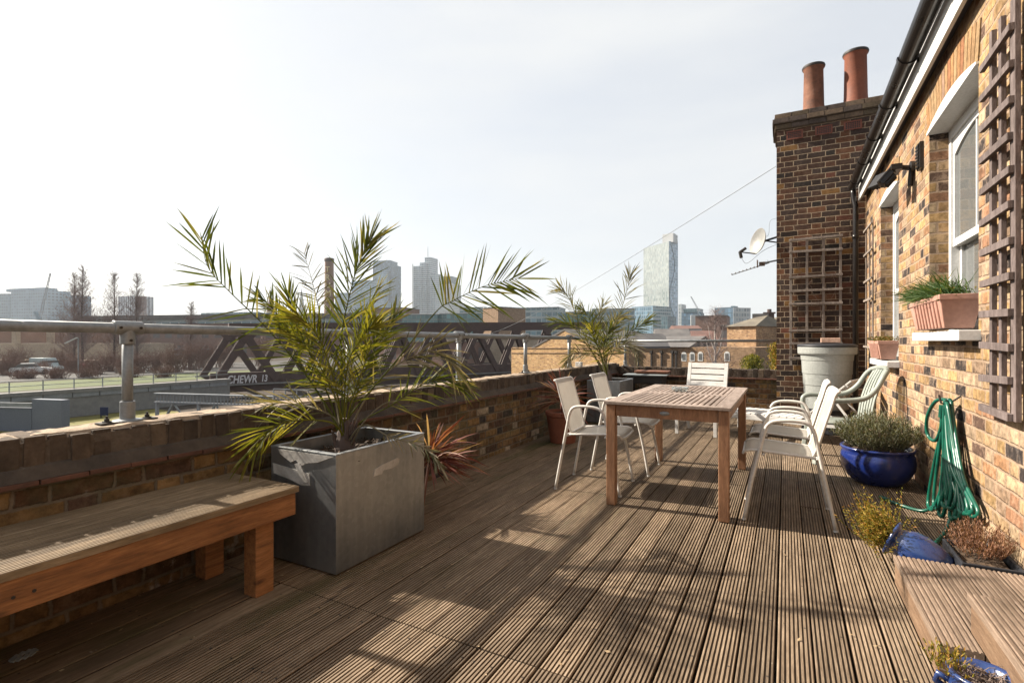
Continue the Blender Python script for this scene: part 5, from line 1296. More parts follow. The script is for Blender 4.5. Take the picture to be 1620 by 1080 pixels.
hr_ = empty('guard_rail', tuple(plan(433, 12)), 0, 'thin pale guard rail just beyond the parapet behind the palm fronds', 'railing')
mb = MB()
h0, h1 = at(433, 615, 12), at(505, 618, 12.5)
mb.tube([h0, h1], .014, 6); mb.tube([h0-ZV*.16, h1-ZV*.16], .014, 6)
world_part(mb, 'rail', M_steel, hr_)
for k in range(5): 
    p = h0.lerp(h1, k/4); mb = MB(); mb.tube([p, V((p.x, p.y, ZG))], .014, 6); world_part(mb, 'post', M_steel, hr_)

# ---- left hand buildings
b = bld('warehouse', 300, 150, 'long brown brick warehouse with a grey-blue glazed top floor behind the bare poplars')
blk(b, 'wall', 125, 158, 560, 140, 30, zat(512, 150), M_brn); blk(b, 'window_band', 124, 157.8, 561, 139.8, 29, zat(505, 150), M_lowglass, zat(512, 150)+.01)
blk(b, 'roof', 122, 157, 563, 139, 31, zat(498, 150), M_roofg, zat(505, 150)+.01)
blk(b, 'canopy', 150, 155, 330, 147, 3, zat(551, 150), M_steel, zat(553, 150)); blk(b, 'loading_bay', 222, 150.5, 290, 149.5, 2, zat(559, 150), M_lowglass, zat(566, 150))
b = bld('low_building', 80, 112, 'low beige concrete building with cream columns at the far left')
blk(b, 'wall', -120, 112, 200, 104, 12, zat(543, 108), M_beige); blk(b, 'ledge', -120, 101, 140, 97, 4, zat(569, 100), M_beige)
for u in (22, 77): blk(b, 'column', u-3.5, 107, u+3.5, 107, 1, zat(522, 107), M_beige, zat(543, 108)+.01)
blk(b, 'upper_storey', -110, 118, 190, 112, 8, zat(523, 114), M_brnp, zat(544, 114))
b = bld('tower_block', 50, 620, 'cluster of pale blue-grey slab blocks on the skyline at far left')
for k, (u0, u1, vt, mt, dd) in enumerate(((-60, 17, 464, M_hosp2, 0), (17.5, 47, 459, M_hosp, -12), (47.5, 76, 461, M_hosp, -20), (76.5, 93, 466, M_hosp2, -8), (93.5, 107, 467, M_hosp, -8))): blk(b, 'slab', u0, 620+dd, u1, 612+dd, 24, zat(vt, 610), mt)
blk(b, 'plant_room', 10, 618, 70, 600, 14, zat(456, 610), M_hosp, zat(461, 610)+.1)
b = bld('tower_block', 205, 520, 'white and dark vertically striped tower block between bare poplars')
blk(b, 'tower', 187, 522, 214, 512, 18, zat(468, 515), M_stripe); blk(b, 'side_wing', 214.3, 512, 232, 520, 14, zat(468, 515), M_brownt)
b = bld('office_building', 350, 260, 'low teal glazed block with a curved roof behind the warehouse'); blk(b, 'wall', 308, 262, 420, 250, 20, zat(497, 255), M_teal); blk(b, 'roof', 318, 261, 398, 251, 18, zat(494, 255), M_lowglass, zat(497, 255)+.05)
# crane
def crane(u0, v0, u1, v1, d, label):
    r_ = bld('crane', u0, d, label, 'crane'); mb = MB(); p0, p1 = at(u0, v0, d), at(u1, v1, d); L_ = (p1-p0).length
    sd = RV
    for s in (-1, 1): mb.bar(p0+sd*s*.9, p1+sd*s*.35, .3, .3)
    n = 14
    for k in range(n): a, b_ = p0.lerp(p1, k/n), p0.lerp(p1, (k+1)/n); w0 = .9-.55*k/n; mb.bar(a+sd*w0*(-1)**k, b_-sd*w0*(-1)**k, .18, .18)
    world_part(mb, 'jib', M_steel, r_)
    mb = MB(); mb.bar(p0+V((0, 0, 0)), at(u0-3, v0, d)-ZV*(p0.z-ZG-.0)*.9, 2.0, 2.0); mb.bar(p0, at(u0-7, v0-12, d), 1.6, 1.6); world_part(mb, 'mast', M_hosp2, r_)
crane(63, 505, 80, 432, 330, 'dark slewing crane with raised jib in front of the blue slab blocks'); crane(1113, 505, 1093, 469, 500, 'thin crane jib on the skyline right of the tall glass tower')

# ---- skyline towers
b = bld('skyscraper', 605, 1000, 'blue glass tower with a pale front panel, tallest left of the chimney gap')
blk(b, 'tower', 590, 1000, 619.5, 990, 40, zat(418, 995), M_glassA); blk(b, 'front_bay', 596, 985, 612, 981, 8, zat(427, 983), M_glassB); blk(b, 'crown', 590.5, 1002, 617, 992, 30, zat(412, 995), M_glassA, zat(418, 995)+.1); blk(b, 'low_wing', 588, 984, 619, 979, 6, zat(478, 980), M_glassB)
b = bld('office_building', 575, 900, 'pale blue glass block at the foot of the skyscraper, left side'); blk(b, 'wall', 556, 905, 589, 893, 40, zat(444, 900), M_glassB)
b = bld('office_building', 545, 850, 'faint glass block right beside the round brick chimney'); blk(b, 'wall', 530, 855, 556, 850, 40, zat(463, 852), M_glassB)
b = bld('skyscraper', 671, 1050, 'stepped white tower with a thin mast left of the small dark-topped tower')
for (u0, u1, vt, dd) in ((654, 665, 421, 0), (664, 674, 415, 4), (672, 681, 406, 8), (680.5, 689.5, 433, -2)): blk(b, 'tower', u0, 1050+dd, u1, 1045+dd, 30, zat(vt, 1048), M_white_t)
p = at(677, 406, 1070); MB_ = MB().tube([p, p+ZV*22], [.9, .25], 6); world_part(MB_, 'mast', M_steel, b)
p = at(653, 420, 1050); MB_ = MB().tube([V((p.x, p.y, ZG)), p+ZV*3], 1.0, 6); world_part(MB_, 'mast', M_steel, b)
b = bld('skyscraper', 706, 980, 'small tower with a dark teal top right of the stepped white tower')
blk(b, 'tower', 695, 985, 716, 975, 36, zat(449, 980), M_pale_t); blk(b, 'top', 700, 983, 714.5, 977, 30, zat(437, 980), M_dark_t, zat(449, 980)+.1)
b = bld('office_building', 720, 900, 'tiny pale block stepping down right of the dark-topped tower'); blk(b, 'wall', 712, 905, 725, 900, 30, zat(480, 900), M_pale_t)
# tall glass tower
b = bld('skyscraper', 1045, 720, 'tall crystalline pale glass tower with a white box on top, right of the far palm')
def crystal():
    m = NT('faceted_glass'); uv = m.n('ShaderNodeTexCoord').outputs['UV']; mp_ = m.n('ShaderNodeMapping'); mp_.inputs['Scale'].default_value = (.10, .022, 1); mp_.inputs['Rotation'].default_value = (0, 0, .12); m.set(mp_.inputs[0], uv)
    v = m.n('ShaderNodeTexVoronoi', feature='DISTANCE_TO_EDGE'); m.set(v.inputs['Vector'], mp_.outputs[0]); line = m.ramp(v.outputs['Distance'], [(.015, 1.0), (.05, 0.0)])
    sp = m.n('ShaderNodeSeparateXYZ'); m.set(sp.inputs[0], uv); fl_ = m.math('FLOOR', m.math('DIVIDE', sp.outputs[1], 3.9)); fx = m.math('FLOOR', m.math('DIVIDE', sp.outputs[0], 1.8))
    cb = m.n('ShaderNodeCombineXYZ'); m.set(cb.inputs[0], fx); m.set(cb.inputs[1], fl_); wz = m.n('ShaderNodeTexWhiteNoise'); m.set(wz.inputs['Vector'], cb.outputs[0])
    rowz = m.n('ShaderNodeTexWhiteNoise', noise_dimensions='1D'); m.set(rowz.inputs['W'], fl_)
    c = m.mix(wz.outputs['Value'], (.16, .182, .178), (.27, .295, .288))
    low = m.math('LESS_THAN', sp.outputs[1], 75.0)
    hit = m.math('MULTIPLY', m.math('GREATER_THAN', wz.outputs['Value'], m.ramp(rowz.outputs['Value'], [(0, .97), (.6, .93), (1, .55)])), low)
    c = m.mix(hit, c, (.10, .13, .13)); c = m.mix(m.math('MULTIPLY', line, .55), c, (.22, .28, .32)); c = m.mix(.5, c, m.ramp(m.noise(uv, .05, 4), [(.3, .75), (.7, 1.1)]), 'MULTIPLY')
    fr_ = m.math('FRACT', m.math('DIVIDE', sp.outputs[1], 3.9)); c = m.mix(m.math('MULTIPLY', m.math('LESS_THAN', fr_, .2), .25), c, (.2, .25, .25))
    return m.fin(c, .3, .1, .5)
M_crys = crystal(); M_crysb = fm('blue_side_glass', (.30, .38, .46), (.24, .34, .44), 3, 3.9, .1, .15, .2)
a, b1_, c_ = plan(1018, 756), plan(1058, 705), plan(1072.5, 722)
mb = MB(); prism_uv(mb, [a, b1_, b1_+(c_-b1_)*.02, a+(c_-b1_)*.02], ZG, 0, [zat(393, 756), zat(381.5, 705), zat(381.5, 705), zat(393, 756)]); world_part(mb, 'glass_front', M_crys, b)
mb = MB(); q = (c_-b1_)*.021; prism_uv(mb, [a+q, b1_+q, c_, a+(c_-b1_)], ZG, 0, [zat(393, 756)-.1, zat(381.5, 705)-.1, zat(382, 722), zat(392, 770)]); world_part(mb, 'tower', M_crysb, b)
MW2 = rough_mat('white_cladding', (.36, .37, .37), (.42, .43, .43), .1, .6, 0)
blk(b, 'roof_box', 1048, 716, 1065, 706, 8, zat(370, 712), MW2, zat(384, 712)); blk(b, 'roof_box', 1065.2, 708, 1072, 718, 12, zat(371, 712), M_pale_t, zat(384, 712))
mb = MB()
zz = [(i*12.0) for i in range(12)]
for k in range(11):
    f0, f1 = .35+.3*math.sin(k*.9), .35+.3*math.sin((k+1)*.9); p0 = b1_.lerp(c_, f0)-DV*.5; p1 = b1_.lerp(c_, f1)-DV*.5; mb.bar(p0+ZV*(k*12.3), p1+ZV*((k+1)*12.3), .7, .5, DV)
world_part(mb, 'facet_line', M_dark_t, b)
b = bld('office_building', 1030, 520, 'pale glass office block in front of the tall tower, behind the far palm'); blk(b, 'wall', 1001, 545, 1033, 520, 26, zat(485, 530), M_lowglass); blk(b, 'side_wing', 1033.2, 520, 1046, 530, 26, zat(484, 525), M_glassB)
b = bld('office_building', 1051, 480, 'dark grey office slab tucked at the foot of the tall tower'); blk(b, 'wall', 1046, 482, 1056, 478, 20, zat(500, 480), M_dark_t)
b = bld('office_building', 1090, 560, 'blue glazed office block with a dark band right of the tall tower'); blk(b, 'wall', 1078, 565, 1103, 555, 26, zat(494, 560), M_glassA); blk(b, 'top_floor', 1081, 563, 1103, 554.5, 24, zat(488, 560), M_dark_t, zat(494, 560)+.1); blk(b, 'white_wing', 1093, 550, 1104, 548, 8, zat(498, 548), MW2)
b = bld('office_building', 1074, 600, 'narrow grey block beside the right edge of the tall tower'); blk(b, 'wall', 1073, 600, 1078, 598, 20, zat(481, 600), M_pale_t)
b = bld('tower_block', 1158, 420, 'grey rounded tower block behind the bare birch'); blk(b, 'tower', 1150, 424, 1160, 416, 16, zat(487, 420), M_pale_t); blk(b, 'tower', 1160.2, 416, 1168.5, 422, 16, zat(486, 420), M_glassA); blk(b, 'plant_room', 1156, 420, 1162, 418, 8, zat(484, 420), M_dark_t, zat(486, 420))
# middle distance blocks
specs = [('brick_block', 575, 640, 488, 260, M_brnp, 'flat reddish brick block below the blue glass tower'), ('office_building', 552, 692, 498, 230, M_teal, 'long low teal glass block below the skyline towers'),
 ('office_building', 693, 762, 496, 225, M_teal, 'long low teal glass block left of the square brick tower'), ('office_building', 727, 768, 487, 320, M_lowglass, 'pale office block behind the teal glazing'),
 ('brick_block', 764, 788, 486.5, 215, M_redb, 'square brown brick tower standing above the bridge'), ('office_building', 789, 822, 489, 300, M_glassA, 'blue glass block right of the square brick tower'),
 ('office_building', 823, 884, 487, 280, M_lowglass, 'wide glazed office block above the right end of the bridge'), ('office_building', 884, 935, 494, 300, M_teal, 'grey-green glass block behind the far palm, left part'), ('office_building', 936, 1003, 489, 330, M_lowglass, 'pale glass block behind the far palm, right part'),
 ('brick_block', 1100, 1150, 500, 260, M_brnp, 'long dark brown block behind the bare birch'), ('terrace_house', 1130, 1200, 515, 150, M_brn, 'brown brick houses seen through the birch branches'), ('terrace_house', 600, 700, 541, 95, M_brn, 'low brown brick sheds seen through the bridge, left'), ('warehouse', 705, 812, 536, 105, M_beige, 'low beige sheds seen through the bridge, right')]
for nm, u0, u1, vt, d, mt, lb in specs:
    b = bld(nm, (u0+u1)/2, d, lb); blk(b, 'wall', u0, d+4, u1, d-3, 16, zat(vt, d), mt)
    blk(b, 'roof', u0-.3, d+3.6, u1+.3, d-3.4, 16.8, zat(vt, d)+d*.0016, M_roofg if mt in (M_beige, M_brn, M_brnp) else M_pale_t, zat(vt, d)+.02)
# round brick chimney with letters
rc = bld('factory_chimney', 521, 260, 'tall round brick factory chimney with yellow vertical lettering behind the big palm', 'chimney')
cpt = plan(521, 262); rt = 2.15
mb = MB().lathe([(3.0, 0), (2.3, zat(470, 262)-ZG), (rt, zat(414, 262)-ZG)], (cpt.x, cpt.y, ZG), 28); world_part(mb, 'shaft', M_brnp, rc, smooth=True)
mb = MB().lathe([(rt+.02, 0), (rt+.25, .3), (rt+.3, 1.6), (rt+.02, 1.9), (0, 1.9)], (cpt.x, cpt.y, zat(414.5, 262)), 28); world_part(mb, 'cap', M_girder, rc, smooth=True)
rotc = Matrix((RV, ZV, RV.cross(ZV))).transposed()
M_let = rough_mat('cream_letter', (.50, .42, .22), (.60, .52, .30), 3, .8)
for k, chh in enumerate('TRUMAN'):
    text_obj(chh, 4.0, plan(521, 262)-DV*2.5-RV*1.25+ZV*(zat(430+12.5*k, 259)), rotc, M_let, rc, 'letter', 0, .15)
for (u, vt, d, lb) in ((477, 456, 420, 'slender pale church spire left of the round chimney'), (428, 460, 430, 'dark church spire behind the big palm fronds')):
    r_ = bld('church_spire', u, d, lb, 'church'); c0_ = plan(u, d); mb = MB(); prism_uv(mb, [c0_+V((-3, -3, 0)), c0_+V((3, -3, 0)), c0_+V((3, 3, 0)), c0_+V((-3, 3, 0))], ZG, zat(497, d)); world_part(mb, 'tower', M_pale_t if u > 450 else M_brnp, r_)
    mb = MB(); mb.lathe([(3.4, zat(497, d)), (.1, zat(vt, d))], (c0_.x, c0_.y, 0), 8); world_part(mb, 'spire', M_pale_t if u > 450 else M_brnp, r_)

# ---- right hand middle distance
gb = bld('gabled_building', 895, 36, 'tan brick building with a broad gable just beyond the handrail', 'building')
A_, B_ = plan(809, 41), plan(992, 33); tt = (B_-A_).normalized(); nn_ = V((-tt.y, tt.x, 0)); nn_ = nn_ if nn_.dot(A_) > 0 else -nn_
def onw(u, v):   # point of the gable plane seen at a pixel column, with its height
    q = plan(u, 1); a11, a12, b1 = tt.x, -q.x, -A_.x; a21, a22, b2 = tt.y, -q.y, -A_.y; D_ = a11*a22-a12*a21; s = (b1*a22-a12*b2)/D_; p = A_+tt*s; d = p.dot(DV); return V((p.x, p.y, zat(v, d)))
mb = MB(); poly = [V((A_.x, A_.y, ZG)), onw(809, 549.5), onw(843, 549.5), onw(893, 521.5), onw(948, 549.5), onw(990, 549.5), V((onw(990, 0).x, onw(990, 0).y, ZG))]
mb.extr(poly, (0, 0, 0), nn_*.35); world_part(mb, 'gable_wall', M_tanb, gb)
mb = MB(); r0, r1, r2 = onw(843, 549.5), onw(893, 521.5), onw(948, 549.5)
mb.extr([r0+ZV*.03-tt*.1, r1+ZV*.06, r1-ZV*.06, r0-ZV*.12-tt*.1], -nn_*.04, nn_*9); mb.extr([r1+ZV*.06, r2+ZV*.03+tt*.1, r2-ZV*.12+tt*.1, r1-ZV*.06], -nn_*.04, nn_*9); world_part(mb, 'roof', M_roofg, gb)
mb = MB()
for v in (550.5, 558): mb.bar(onw(809, v)-nn_*.02, onw(990, v)-nn_*.02, .05, .06)
world_part(mb, 'string_course', M_redb, gb)
lw = bld('long_building', 1050, 56, 'long low brown brick building with slate roof and dark downpipes, right of the far palm', 'building')
A_, B_ = plan(965, 63), plan(1195, 52); tt = (B_-A_).normalized(); nn_ = V((-tt.y, tt.x, 0)); nn_ = nn_ if nn_.dot(A_) > 0 else -nn_
mb = MB(); prism_uv(mb, [A_, B_, B_+nn_*9, A_+nn_*9], ZG, zat(549, 55)); world_part(mb, 'wall', M_redb, lw)
z0 = zat(549, 55); z1 = zat(531, 58)
mb = MB(); mb.extr([A_+ZV*z0-nn_*.3, A_+ZV*z1+nn_*4.5, A_+ZV*z0+nn_*9.3, A_+ZV*(z0+.01)+nn_*4.5], (0, 0, 0), (B_-A_)*.6); world_part(mb, 'roof', M_roofg, lw)
mb = MB(); g0 = onw(985, 549)-nn_*.25; g1_ = onw(1018, 527)-nn_*.25; g2_ = onw(1062, 549)-nn_*.25; mb.extr([g0, g1_, g2_], (0, 0, 0), nn_*5); world_part(mb, 'cross_gable', M_roofg, lw)
mb = MB()
for u in (1010, 1031, 1047, 1064, 1070): 
    p = onw(u, 556); mb = MB(); mb.bar(p-nn_*.1, V((p.x, p.y, ZG))-nn_*.1, .16, .16, tt); mb.bar(p-nn_*.1+ZV*.12, p-nn_*.1-ZV*.18, .34, .3, tt); world_part(mb, 'downpipe', M_blacktin, lw)
for u in (1082, 1095, 1108, 1150):
    p = onw(u, 571)-nn_*.03; mb = MB(); pl_ = [p-tt*.28, p+tt*.28, p+tt*.28+ZV*.75]+[p+tt*.28*math.cos(a)+ZV*(.75+.28*math.sin(a)) for a in (.5, 1.0, 1.57, 2.1, 2.6)]+[p-tt*.28+ZV*.75]
    mb.extr(pl_, (0, 0, 0), nn_*.1); wo_ = world_part(mb, 'window', M_white, lw)
    mb = MB(); mb.extr([p-tt*.18+ZV*.12, p+tt*.18+ZV*.12, p+tt*.18+ZV*.8, p-tt*.18+ZV*.8], -nn_*.02, nn_*.02); inv_ = lw.matrix_basis.inverted(); mb.v = [inv_ @ q for q in mb.v]; mb.build('pane', M_pane, wo_)
for (u0, u1, v0, vt, d, mt, nm, lb) in ((1040, 1096, 0, 519, 78, M_roofg, 'long_building', 'grey slate roofed shed at the foot of the tall tower'), (1096, 1136, 0, 522, 76, M_roofr, 'long_building', 'dull red roofed building left of the birch')):
    b = bld(nm, u0, d, lb); blk(b, 'wall', u0, d, u1, d-1, 10, zat(541, d), M_redb)
    f4 = foot(u0-1, d-.3, u1+1, d-1.3, 10); mb = MB(); n_ = (f4[3]-f4[0]).normalized(); mb.extr([f4[0]+ZV*(zat(541, d)+.01), f4[0]+n_*5+ZV*zat(vt, d), f4[3]+ZV*(zat(541, d)+.01)], (0, 0, 0), f4[1]-f4[0]); world_part(mb, 'roof', mt, b)
for (u0, u1, vt, d, mt, lb) in ((1068, 1110, 514, 130, M_roofr, 'row of pink-red tiled roofs below the blue office block'),):
    b = bld('terrace_house', u0, d, lb); blk(b, 'wall', u0, d, u1, d-1, 10, zat(520, d), MW2); f4 = foot(u0-1, d-.3, u1+1, d-1.3, 10); mb = MB(); n_ = (f4[3]-f4[0]).normalized(); mb.extr([f4[0]+ZV*(zat(520, d)+.01), f4[0]+n_*5+ZV*zat(vt, d), f4[3]+ZV*(zat(520, d)+.01)], (0, 0, 0), f4[1]-f4[0]); world_part(mb, 'roof', mt, b)
# old school-like building
M_sch = brick_mat('school_brick', [(0, (.30, .19, .11)), (.4, (.36, .24, .14)), (.7, (.25, .155, .09)), (.92, (.16, .1, .07))], (.34, .25, .16), H=.09, P=.36, seed=23, dirt=(.7, .62, .55), dark_noise=.3)
M_schr = rough_mat('mossy_roof', (.11, .095, .075), (.19, .165, .125), .5, .9, .1, .01, 6, coord='World')
sb = bld('brick_villa', 1180, 62, 'old tan brick villa with hipped roof and dark chimney, left of the chimney stack', 'house')
f4 = foot(1150, 63, 1196, 60, 8); zE = zat(516, 61); zR = zat(499, 63)
mb = MB(); prism_uv(mb, f4, ZG, zE); world_part(mb, 'wall', M_sch, sb)
ctr = sum(f4, V())/4; ra = f4[0].lerp(f4[1], .55)*.5+f4[3].lerp(f4[2], .55)*.5; rb_ = f4[0].lerp(f4[1], .8)*.5+f4[3].lerp(f4[2], .8)*.5
e4 = [ctr+(p-ctr)*1.07 for p in f4]; mb = MB(); n = 0; mb.v += [p+ZV*zE for p in e4]+[ra+ZV*zR, rb_+ZV*zR]; mb.f += [(0, 1, 5, 4), (1, 2, 5), (2, 3, 4, 5), (3, 0, 4), (3, 2, 1, 0)]; rf_ = world_part(mb, 'roof', M_schr, sb)
mb = MB(); prism_uv(mb, [ra+V((-.9, -.4, 0)), ra+V((.9, -.4, 0)), ra+V((.9, .4, 0)), ra+V((-.9, .4, 0))], zR-.5, zR+.25); world_part(mb, 'ridge_cap', M_roofg, sb)
f5 = foot(1196.5, 66, 1232, 64, 7); mb = MB(); prism_uv(mb, f5, ZG, zat(518, 65)); world_part(mb, 'side_wing', M_redb, sb)
mb = MB(); n_ = (f5[3]-f5[0]).normalized(); mb.extr([f5[0]+ZV*(zat(518, 65)+.02)-n_*.3, f5[0]+n_*3.5+ZV*zat(501, 66), f5[3]+ZV*(zat(518, 65)+.02)], (0, 0, 0), f5[1]-f5[0]); world_part(mb, 'roof', M_schr, sb)
cc_ = plan(1217, 65); mb = MB(); prism_uv(mb, [cc_+V((-.55, -.45, 0)), cc_+V((.55, -.45, 0)), cc_+V((.55, .45, 0)), cc_+V((-.55, .45, 0))], ZG, zat(496, 65)); mb.box((cc_.x-.7, cc_.y-.6, zat(496, 65)), (cc_.x+.7, cc_.y+.6, zat(494, 65))); mb.tube([cc_+ZV*zat(494, 65), cc_+ZV*zat(489, 65)], .25, 8); world_part(mb, 'chimney', M_girder, sb)
for (u, v) in ((1218, 563),):
    p = plan(u, 60 if u < 1200 else 63)+ZV*zat(v+6, 60); mb = MB(); mb.bar(p-RV*.45+ZV*.6, p+RV*.45+ZV*.6, .1, 1.2); wo_ = world_part(mb, 'window', M_white, sb)
    mb = MB(); mb.bar(p-RV*.33+ZV*.6-DV*.06, p+RV*.33+ZV*.6-DV*.06, .02, .95); inv_ = sb.matrix_basis.inverted(); mb.v = [inv_ @ q for q in mb.v]; mb.build('pane', M_pane, wo_)

# ---- bare trees, bushes
def rtube(mb, p0, d, ln, r0, n, r, wob): 
    pts = [p0]; dd = d.normalized()
    for k in range(n): dd = (dd+V((r.gauss(0, wob), r.gauss(0, wob), r.gauss(0, wob*.6)))).normalized(); pts.append(pts[-1]+dd*ln/n)
    mb.tube(pts, [r0*(1-.8*k/n) for k in range(n+1)], 3 if r0 < .05 else 6, False); return pts
def poplar(u, vt, d, wpx, label, seed, group='bare poplar trees on the left', mat=M_barkpink):
    root = bld('poplar_tree', u, d, label, 'tree', group); r = random.Random(seed); c = plan(u, d)+ZV*ZG; H = zat(vt, d)-ZG; Wd = wpx*d/F
    mb = MB(); mb.tube([c, c+ZV*H*.5+V((r.gauss(0, .2), 0, 0)), c+ZV*H*.97], [.20, .11, .02], 7); world_part(mb, 'trunk', M_bark, root)
    mb = MB()
    for k in range(230):
        t = r.uniform(.10, .95); a = r.uniform(0, 6.28); p = c+ZV*H*t; ln = (H*.25)*(1.12-t)*r.uniform(.7, 1.3); out = Wd/(ln+.01)*.5
        pts = rtube(mb, p, V((math.cos(a)*1.1, math.sin(a)*1.1, 1)), ln*1.0, .024, 5, r, .16)
        for j in range(9): rtube(mb, pts[r.randint(1, 5)], V((r.gauss(0, .6), r.gauss(0, .6), 1)), ln*.45*r.uniform(.5, 1.2), .016, 2, r, .15)
    world_part(mb, 'crown', mat, root)
for k, (u, vt, d, w_, lb) in enumerate(((118, 428, 84, 8, 'bare poplar left of the tall pair'), (131, 416, 82, 8, 'tallest bare poplar, near the warehouse left end'), (181, 426, 88, 7, 'bare poplar left of the handrail post and striped tower'), (217, 428, 86, 8, 'bare poplar in front of the striped tower'), (303, 474, 100, 9, 'faint short bare poplar in front of the long warehouse'))): poplar(u, vt, d, w_, lb, 60+k)
def bare_bush(u, d, hgt, wid, label, seed, mat=M_twig, name='bare_bush', group='bare scrub beyond the viaduct', n=105, zb=None):
    root = bld(name, u, d, label, 'bush', group); r = random.Random(seed); c = plan(u, d)+ZV*(ZG if zb is None else zb); mb = MB()
    for k in range(n):
        a = r.uniform(0, 6.28); pts = rtube(mb, c+V((r.gauss(0, wid*.2), r.gauss(0, wid*.2), 0)), V((math.cos(a)*wid/hgt*r.random(), math.sin(a)*wid/hgt*r.random(), 1)), hgt*r.uniform(.6, 1), .03, 5, r, .12)
        for j in range(9): rtube(mb, pts[r.randint(2, 5)], V((r.gauss(0, .8), r.gauss(0, .8), .7)), hgt*.28*r.uniform(.5, 1.2), .015, 2, r, .2)
    world_part(mb, 'branches', mat, root)
M_scrub = rough_mat('reddish_twigs', (.13, .08, .065), (.22, .14, .11), 5, .9, 0)
us = [(8, 66, 2.6, 2.4), (28, 74, 3.6, 2.4), (66, 70, 1.8, 2.4), (100, 76, 3.4, 2.4), (122, 72, 2.6, 2.2), (150, 68, 2.4, 2.4), (172, 74, 3.2, 2.4), (196, 70, 2.4, 2.4), (222, 72, 3.0, 2.4), (248, 76, 2.8, 2.4), (276, 70, 3.8, 2.4), (300, 78, 4.4, 2.6), (322, 84, 4.5, 2.8), (355, 86, 4.6, 2.6), (415, 90, 5.0, 3.0), (40, 60, 1.4, 2.2), (88, 60, 1.5, 2.2), (140, 60, 1.5, 2.2), (205, 62, 1.5, 2.0), (260, 62, 1.5, 2.0)]
places = ['at the left frame edge', 'in front of the beige wall, far left', 'between the parked cars and the viaduct', 'in front of the beige wall right of the cream column', 'below the tallest poplar', 'right of the tallest poplar', 'left of the handrail post', 'just behind the handrail post', 'right of the handrail post', 'in front of the loading bay', 'left of the truss bridge end', 'touching the left end of the truss bridge', 'behind the first bridge diagonal', 'behind the graffiti', 'behind the palm and bridge', 'low, in front of the white car', 'low, on the grass bank left', 'low, on the grass bank below the poplars', 'low, on the grass bank behind the post', 'low, on the grass bank near the bridge']
for k, ((u, d, h_, w_), pl_) in enumerate(zip(us, places)): bare_bush(u, d, h_, w_, 'brown bare bush '+pl_, 80+k, M_scrub)
# silver birch
root = bld('birch_tree', 1131, 30, 'bare silver birch with pale trunk beyond the far parapet', 'tree'); r = random.Random(99); c = plan(1131, 30)+ZV*ZG; H = zat(483, 30)-ZG
mb = MB(); tk = [c, c+ZV*H*.35+RV*.05, c+ZV*H*.6, c+ZV*H*.93]; mb.tube(tk, [.11, .085, .06, .015], 8)
for (t, dx, ln) in ((.45, -.55, 1.6), (.5, .5, 1.7), (.58, -.4, 1.5), (.62, .5, 1.3)): mb.tube(catmull([c+ZV*H*t, c+ZV*(H*t+ln*.45)+RV*dx*.6, c+ZV*(H*t+ln)+RV*dx], 8), [.045*(1-.09*k) for k in range(9)], 6)
world_part(mb, 'trunk', M_birch, root)
mb = MB()
for k in range(130):
    t = r.uniform(.38, .95); a = r.uniform(0, 6.28); pts = rtube(mb, c+ZV*H*t+V((r.gauss(0, .2), r.gauss(0, .2), 0))*(1-t)*2, V((math.cos(a), math.sin(a), r.uniform(.5, 1.4))), H*.22*(1.25-t)*r.uniform(.6, 1.2), .012, 5, r, .18)
    for j in range(12): rtube(mb, pts[r.randint(1, 5)], V((r.gauss(0, .8), r.gauss(0, .8), r.gauss(.35, .5))), r.uniform(.15, .5), .005, 3, r, .25)
world_part(mb, 'crown', M_barkpink, root)
def leafbush(u, d, vt, wpx, label, mat, seed):
    root = bld('evergreen_bush', u, d, label, 'bush'); r = random.Random(seed); c = plan(u, d); mb = MB(); zt = zat(vt, d); wd = wpx*d/F
    mb.tube([c+ZV*ZG, c+ZV*(zt-.5)], [.06, .02], 6); world_part(mb, 'trunk', M_bark, root); mb = MB()
    for k in range(2600):
        q = V((r.gauss(0, .42), r.gauss(0, .42), 0))*wd; z = zt-abs(r.gauss(0, .9))-q.length*.5
        leaf(mb, c+q+ZV*z, V((r.gauss(0, .6), r.gauss(0, .6), 1)), .12, .035, V((r.gauss(0, 1), r.gauss(0, 1), 0)), 0, 2)
    world_part(mb, 'foliage', mat, root)
leafbush(1190, 24, 560, 17, 'green leafy bush beyond the far parapet, left of the chimney', M_heathgreen, 5); leafbush(1230, 22, 540, 12, 'yellow-green shrub partly hidden by the chimney edge', M_heath, 6)

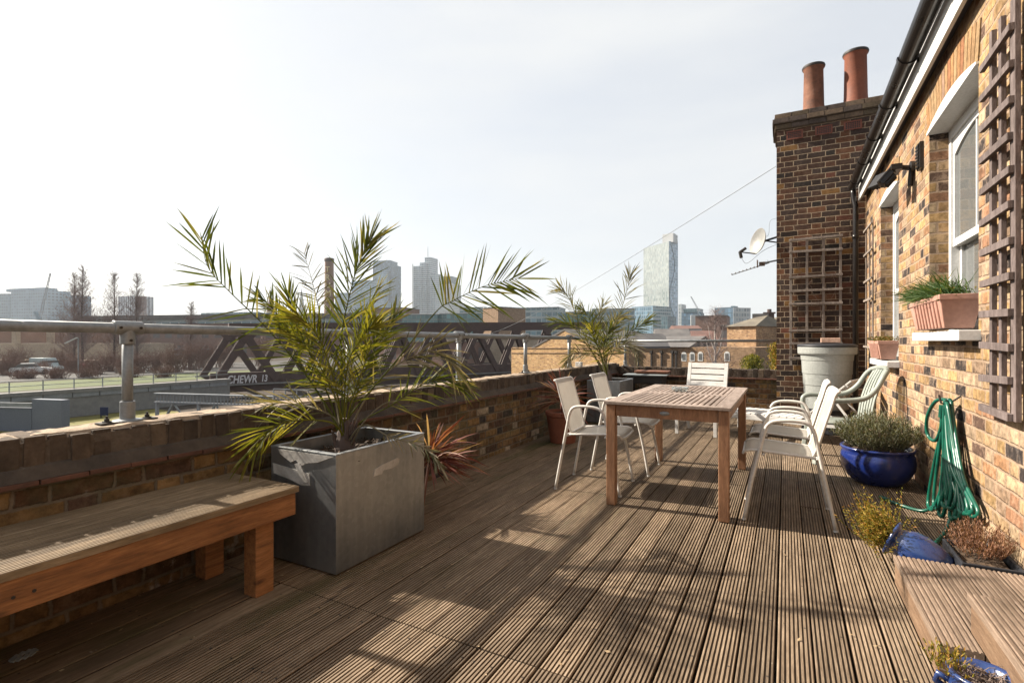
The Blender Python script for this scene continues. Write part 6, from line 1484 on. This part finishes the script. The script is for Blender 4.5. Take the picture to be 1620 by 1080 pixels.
# ---- vehicles
def car(u, d, rz, paint, label, van=False):
    root = empty('parked_van' if van else 'parked_car', tuple(plan(u, d)+V((0, 0, ZG+.01))), rz, label, 'van' if van else 'car')
    m = rough_mat('car_paint', paint, tuple(c*1.1 for c in paint), 1, .3)
    h = 1.95 if van else .86
    mb = MB(); prof = [(-2.1, .25), (2.1, .25), (2.15, .55), (2.05, .78), (1.2, .9), (.6, h if van else .95), (-2.05, h if van else .92), (-2.15, .6)]
    mb.extr([(p[0], -.85, p[1]) for p in prof], (0, 0, 0), (0, 1.7, 0)); mb.build('body', m, root, bevel=.06)
    if not van:
        mb = MB(); pr_ = [(.95, .93), (.35, 1.38), (-1.1, 1.40), (-1.75, .93)]; mb.extr([(p[0], -.72, p[1]) for p in pr_], (0, 0, 0), (0, 1.44, 0)); mb.build('cabin', M_pane, root, bevel=.05)
        mb = MB(); mb.box((-1.05, -.7, 1.395), (.3, .7, 1.43)); mb.build('roof', m, root, bevel=.02)
    else: mb = MB(); mb.box((.3, -.86, 1.1), (1.0, .86, 1.6)); mb.build('windscreen', M_pane, root, bevel=.03)
    for x in (-1.35, 1.35):
        for s in (-1, 1): mb = MB(); mb.tube([(x, s*.7, .31), (x, s*.87, .31)], .31, 16); wh = mb.build('wheel', M_blacktin, root)
car(50, 68, R(70), (.62, .62, .60), 'white car parked among the scrub at the far left'); car(74, 74, R(15), (.34, .40, .40), 'pale grey-green van behind the white car', True); car(120, 80, R(20), (.30, .03, .03), 'dark red car parked below the tallest poplar')
sl_ = empty('street_lamp', tuple(plan(112, 60)+V((0, 0, ZG))), 0, 'white slanting lamp arm beside the tallest poplar', 'street lamp')
p0 = at(124, 600, 60); mb = MB(); q1 = at(124, 534, 60); mb.tube([V((p0.x, p0.y, ZG)), q1], .06, 6); world_part(mb, 'post', M_steel, sl_); mb = MB(); mb.bar(at(103, 543, 60), at(122, 534, 60), .16, .10); world_part(mb, 'arm', M_white, sl_)

# ---- haze
mb = MB(); mb.box((-1900, -420, ZG-1), (1900, 2700, 210)); hz = mb.build('haze', None)
hz.data.materials.clear(); hm = bpy.data.materials.new('haze_air'); hm.use_nodes = True; hm.node_tree.nodes.clear()
ho_ = hm.node_tree.nodes.new('ShaderNodeOutputMaterial'); pv = hm.node_tree.nodes.new('ShaderNodeVolumePrincipled')
pv.inputs['Color'].default_value = (.84, .92, 1, 1); pv.inputs['Density'].default_value = .00016; pv.inputs['Anisotropy'].default_value = .3
hm.node_tree.links.new(pv.outputs[0], ho_.inputs['Volume']); hz.data.materials.append(hm); tag(hz, kind='stuff'); hz['label'] = 'pale haze thinning the far skyline'
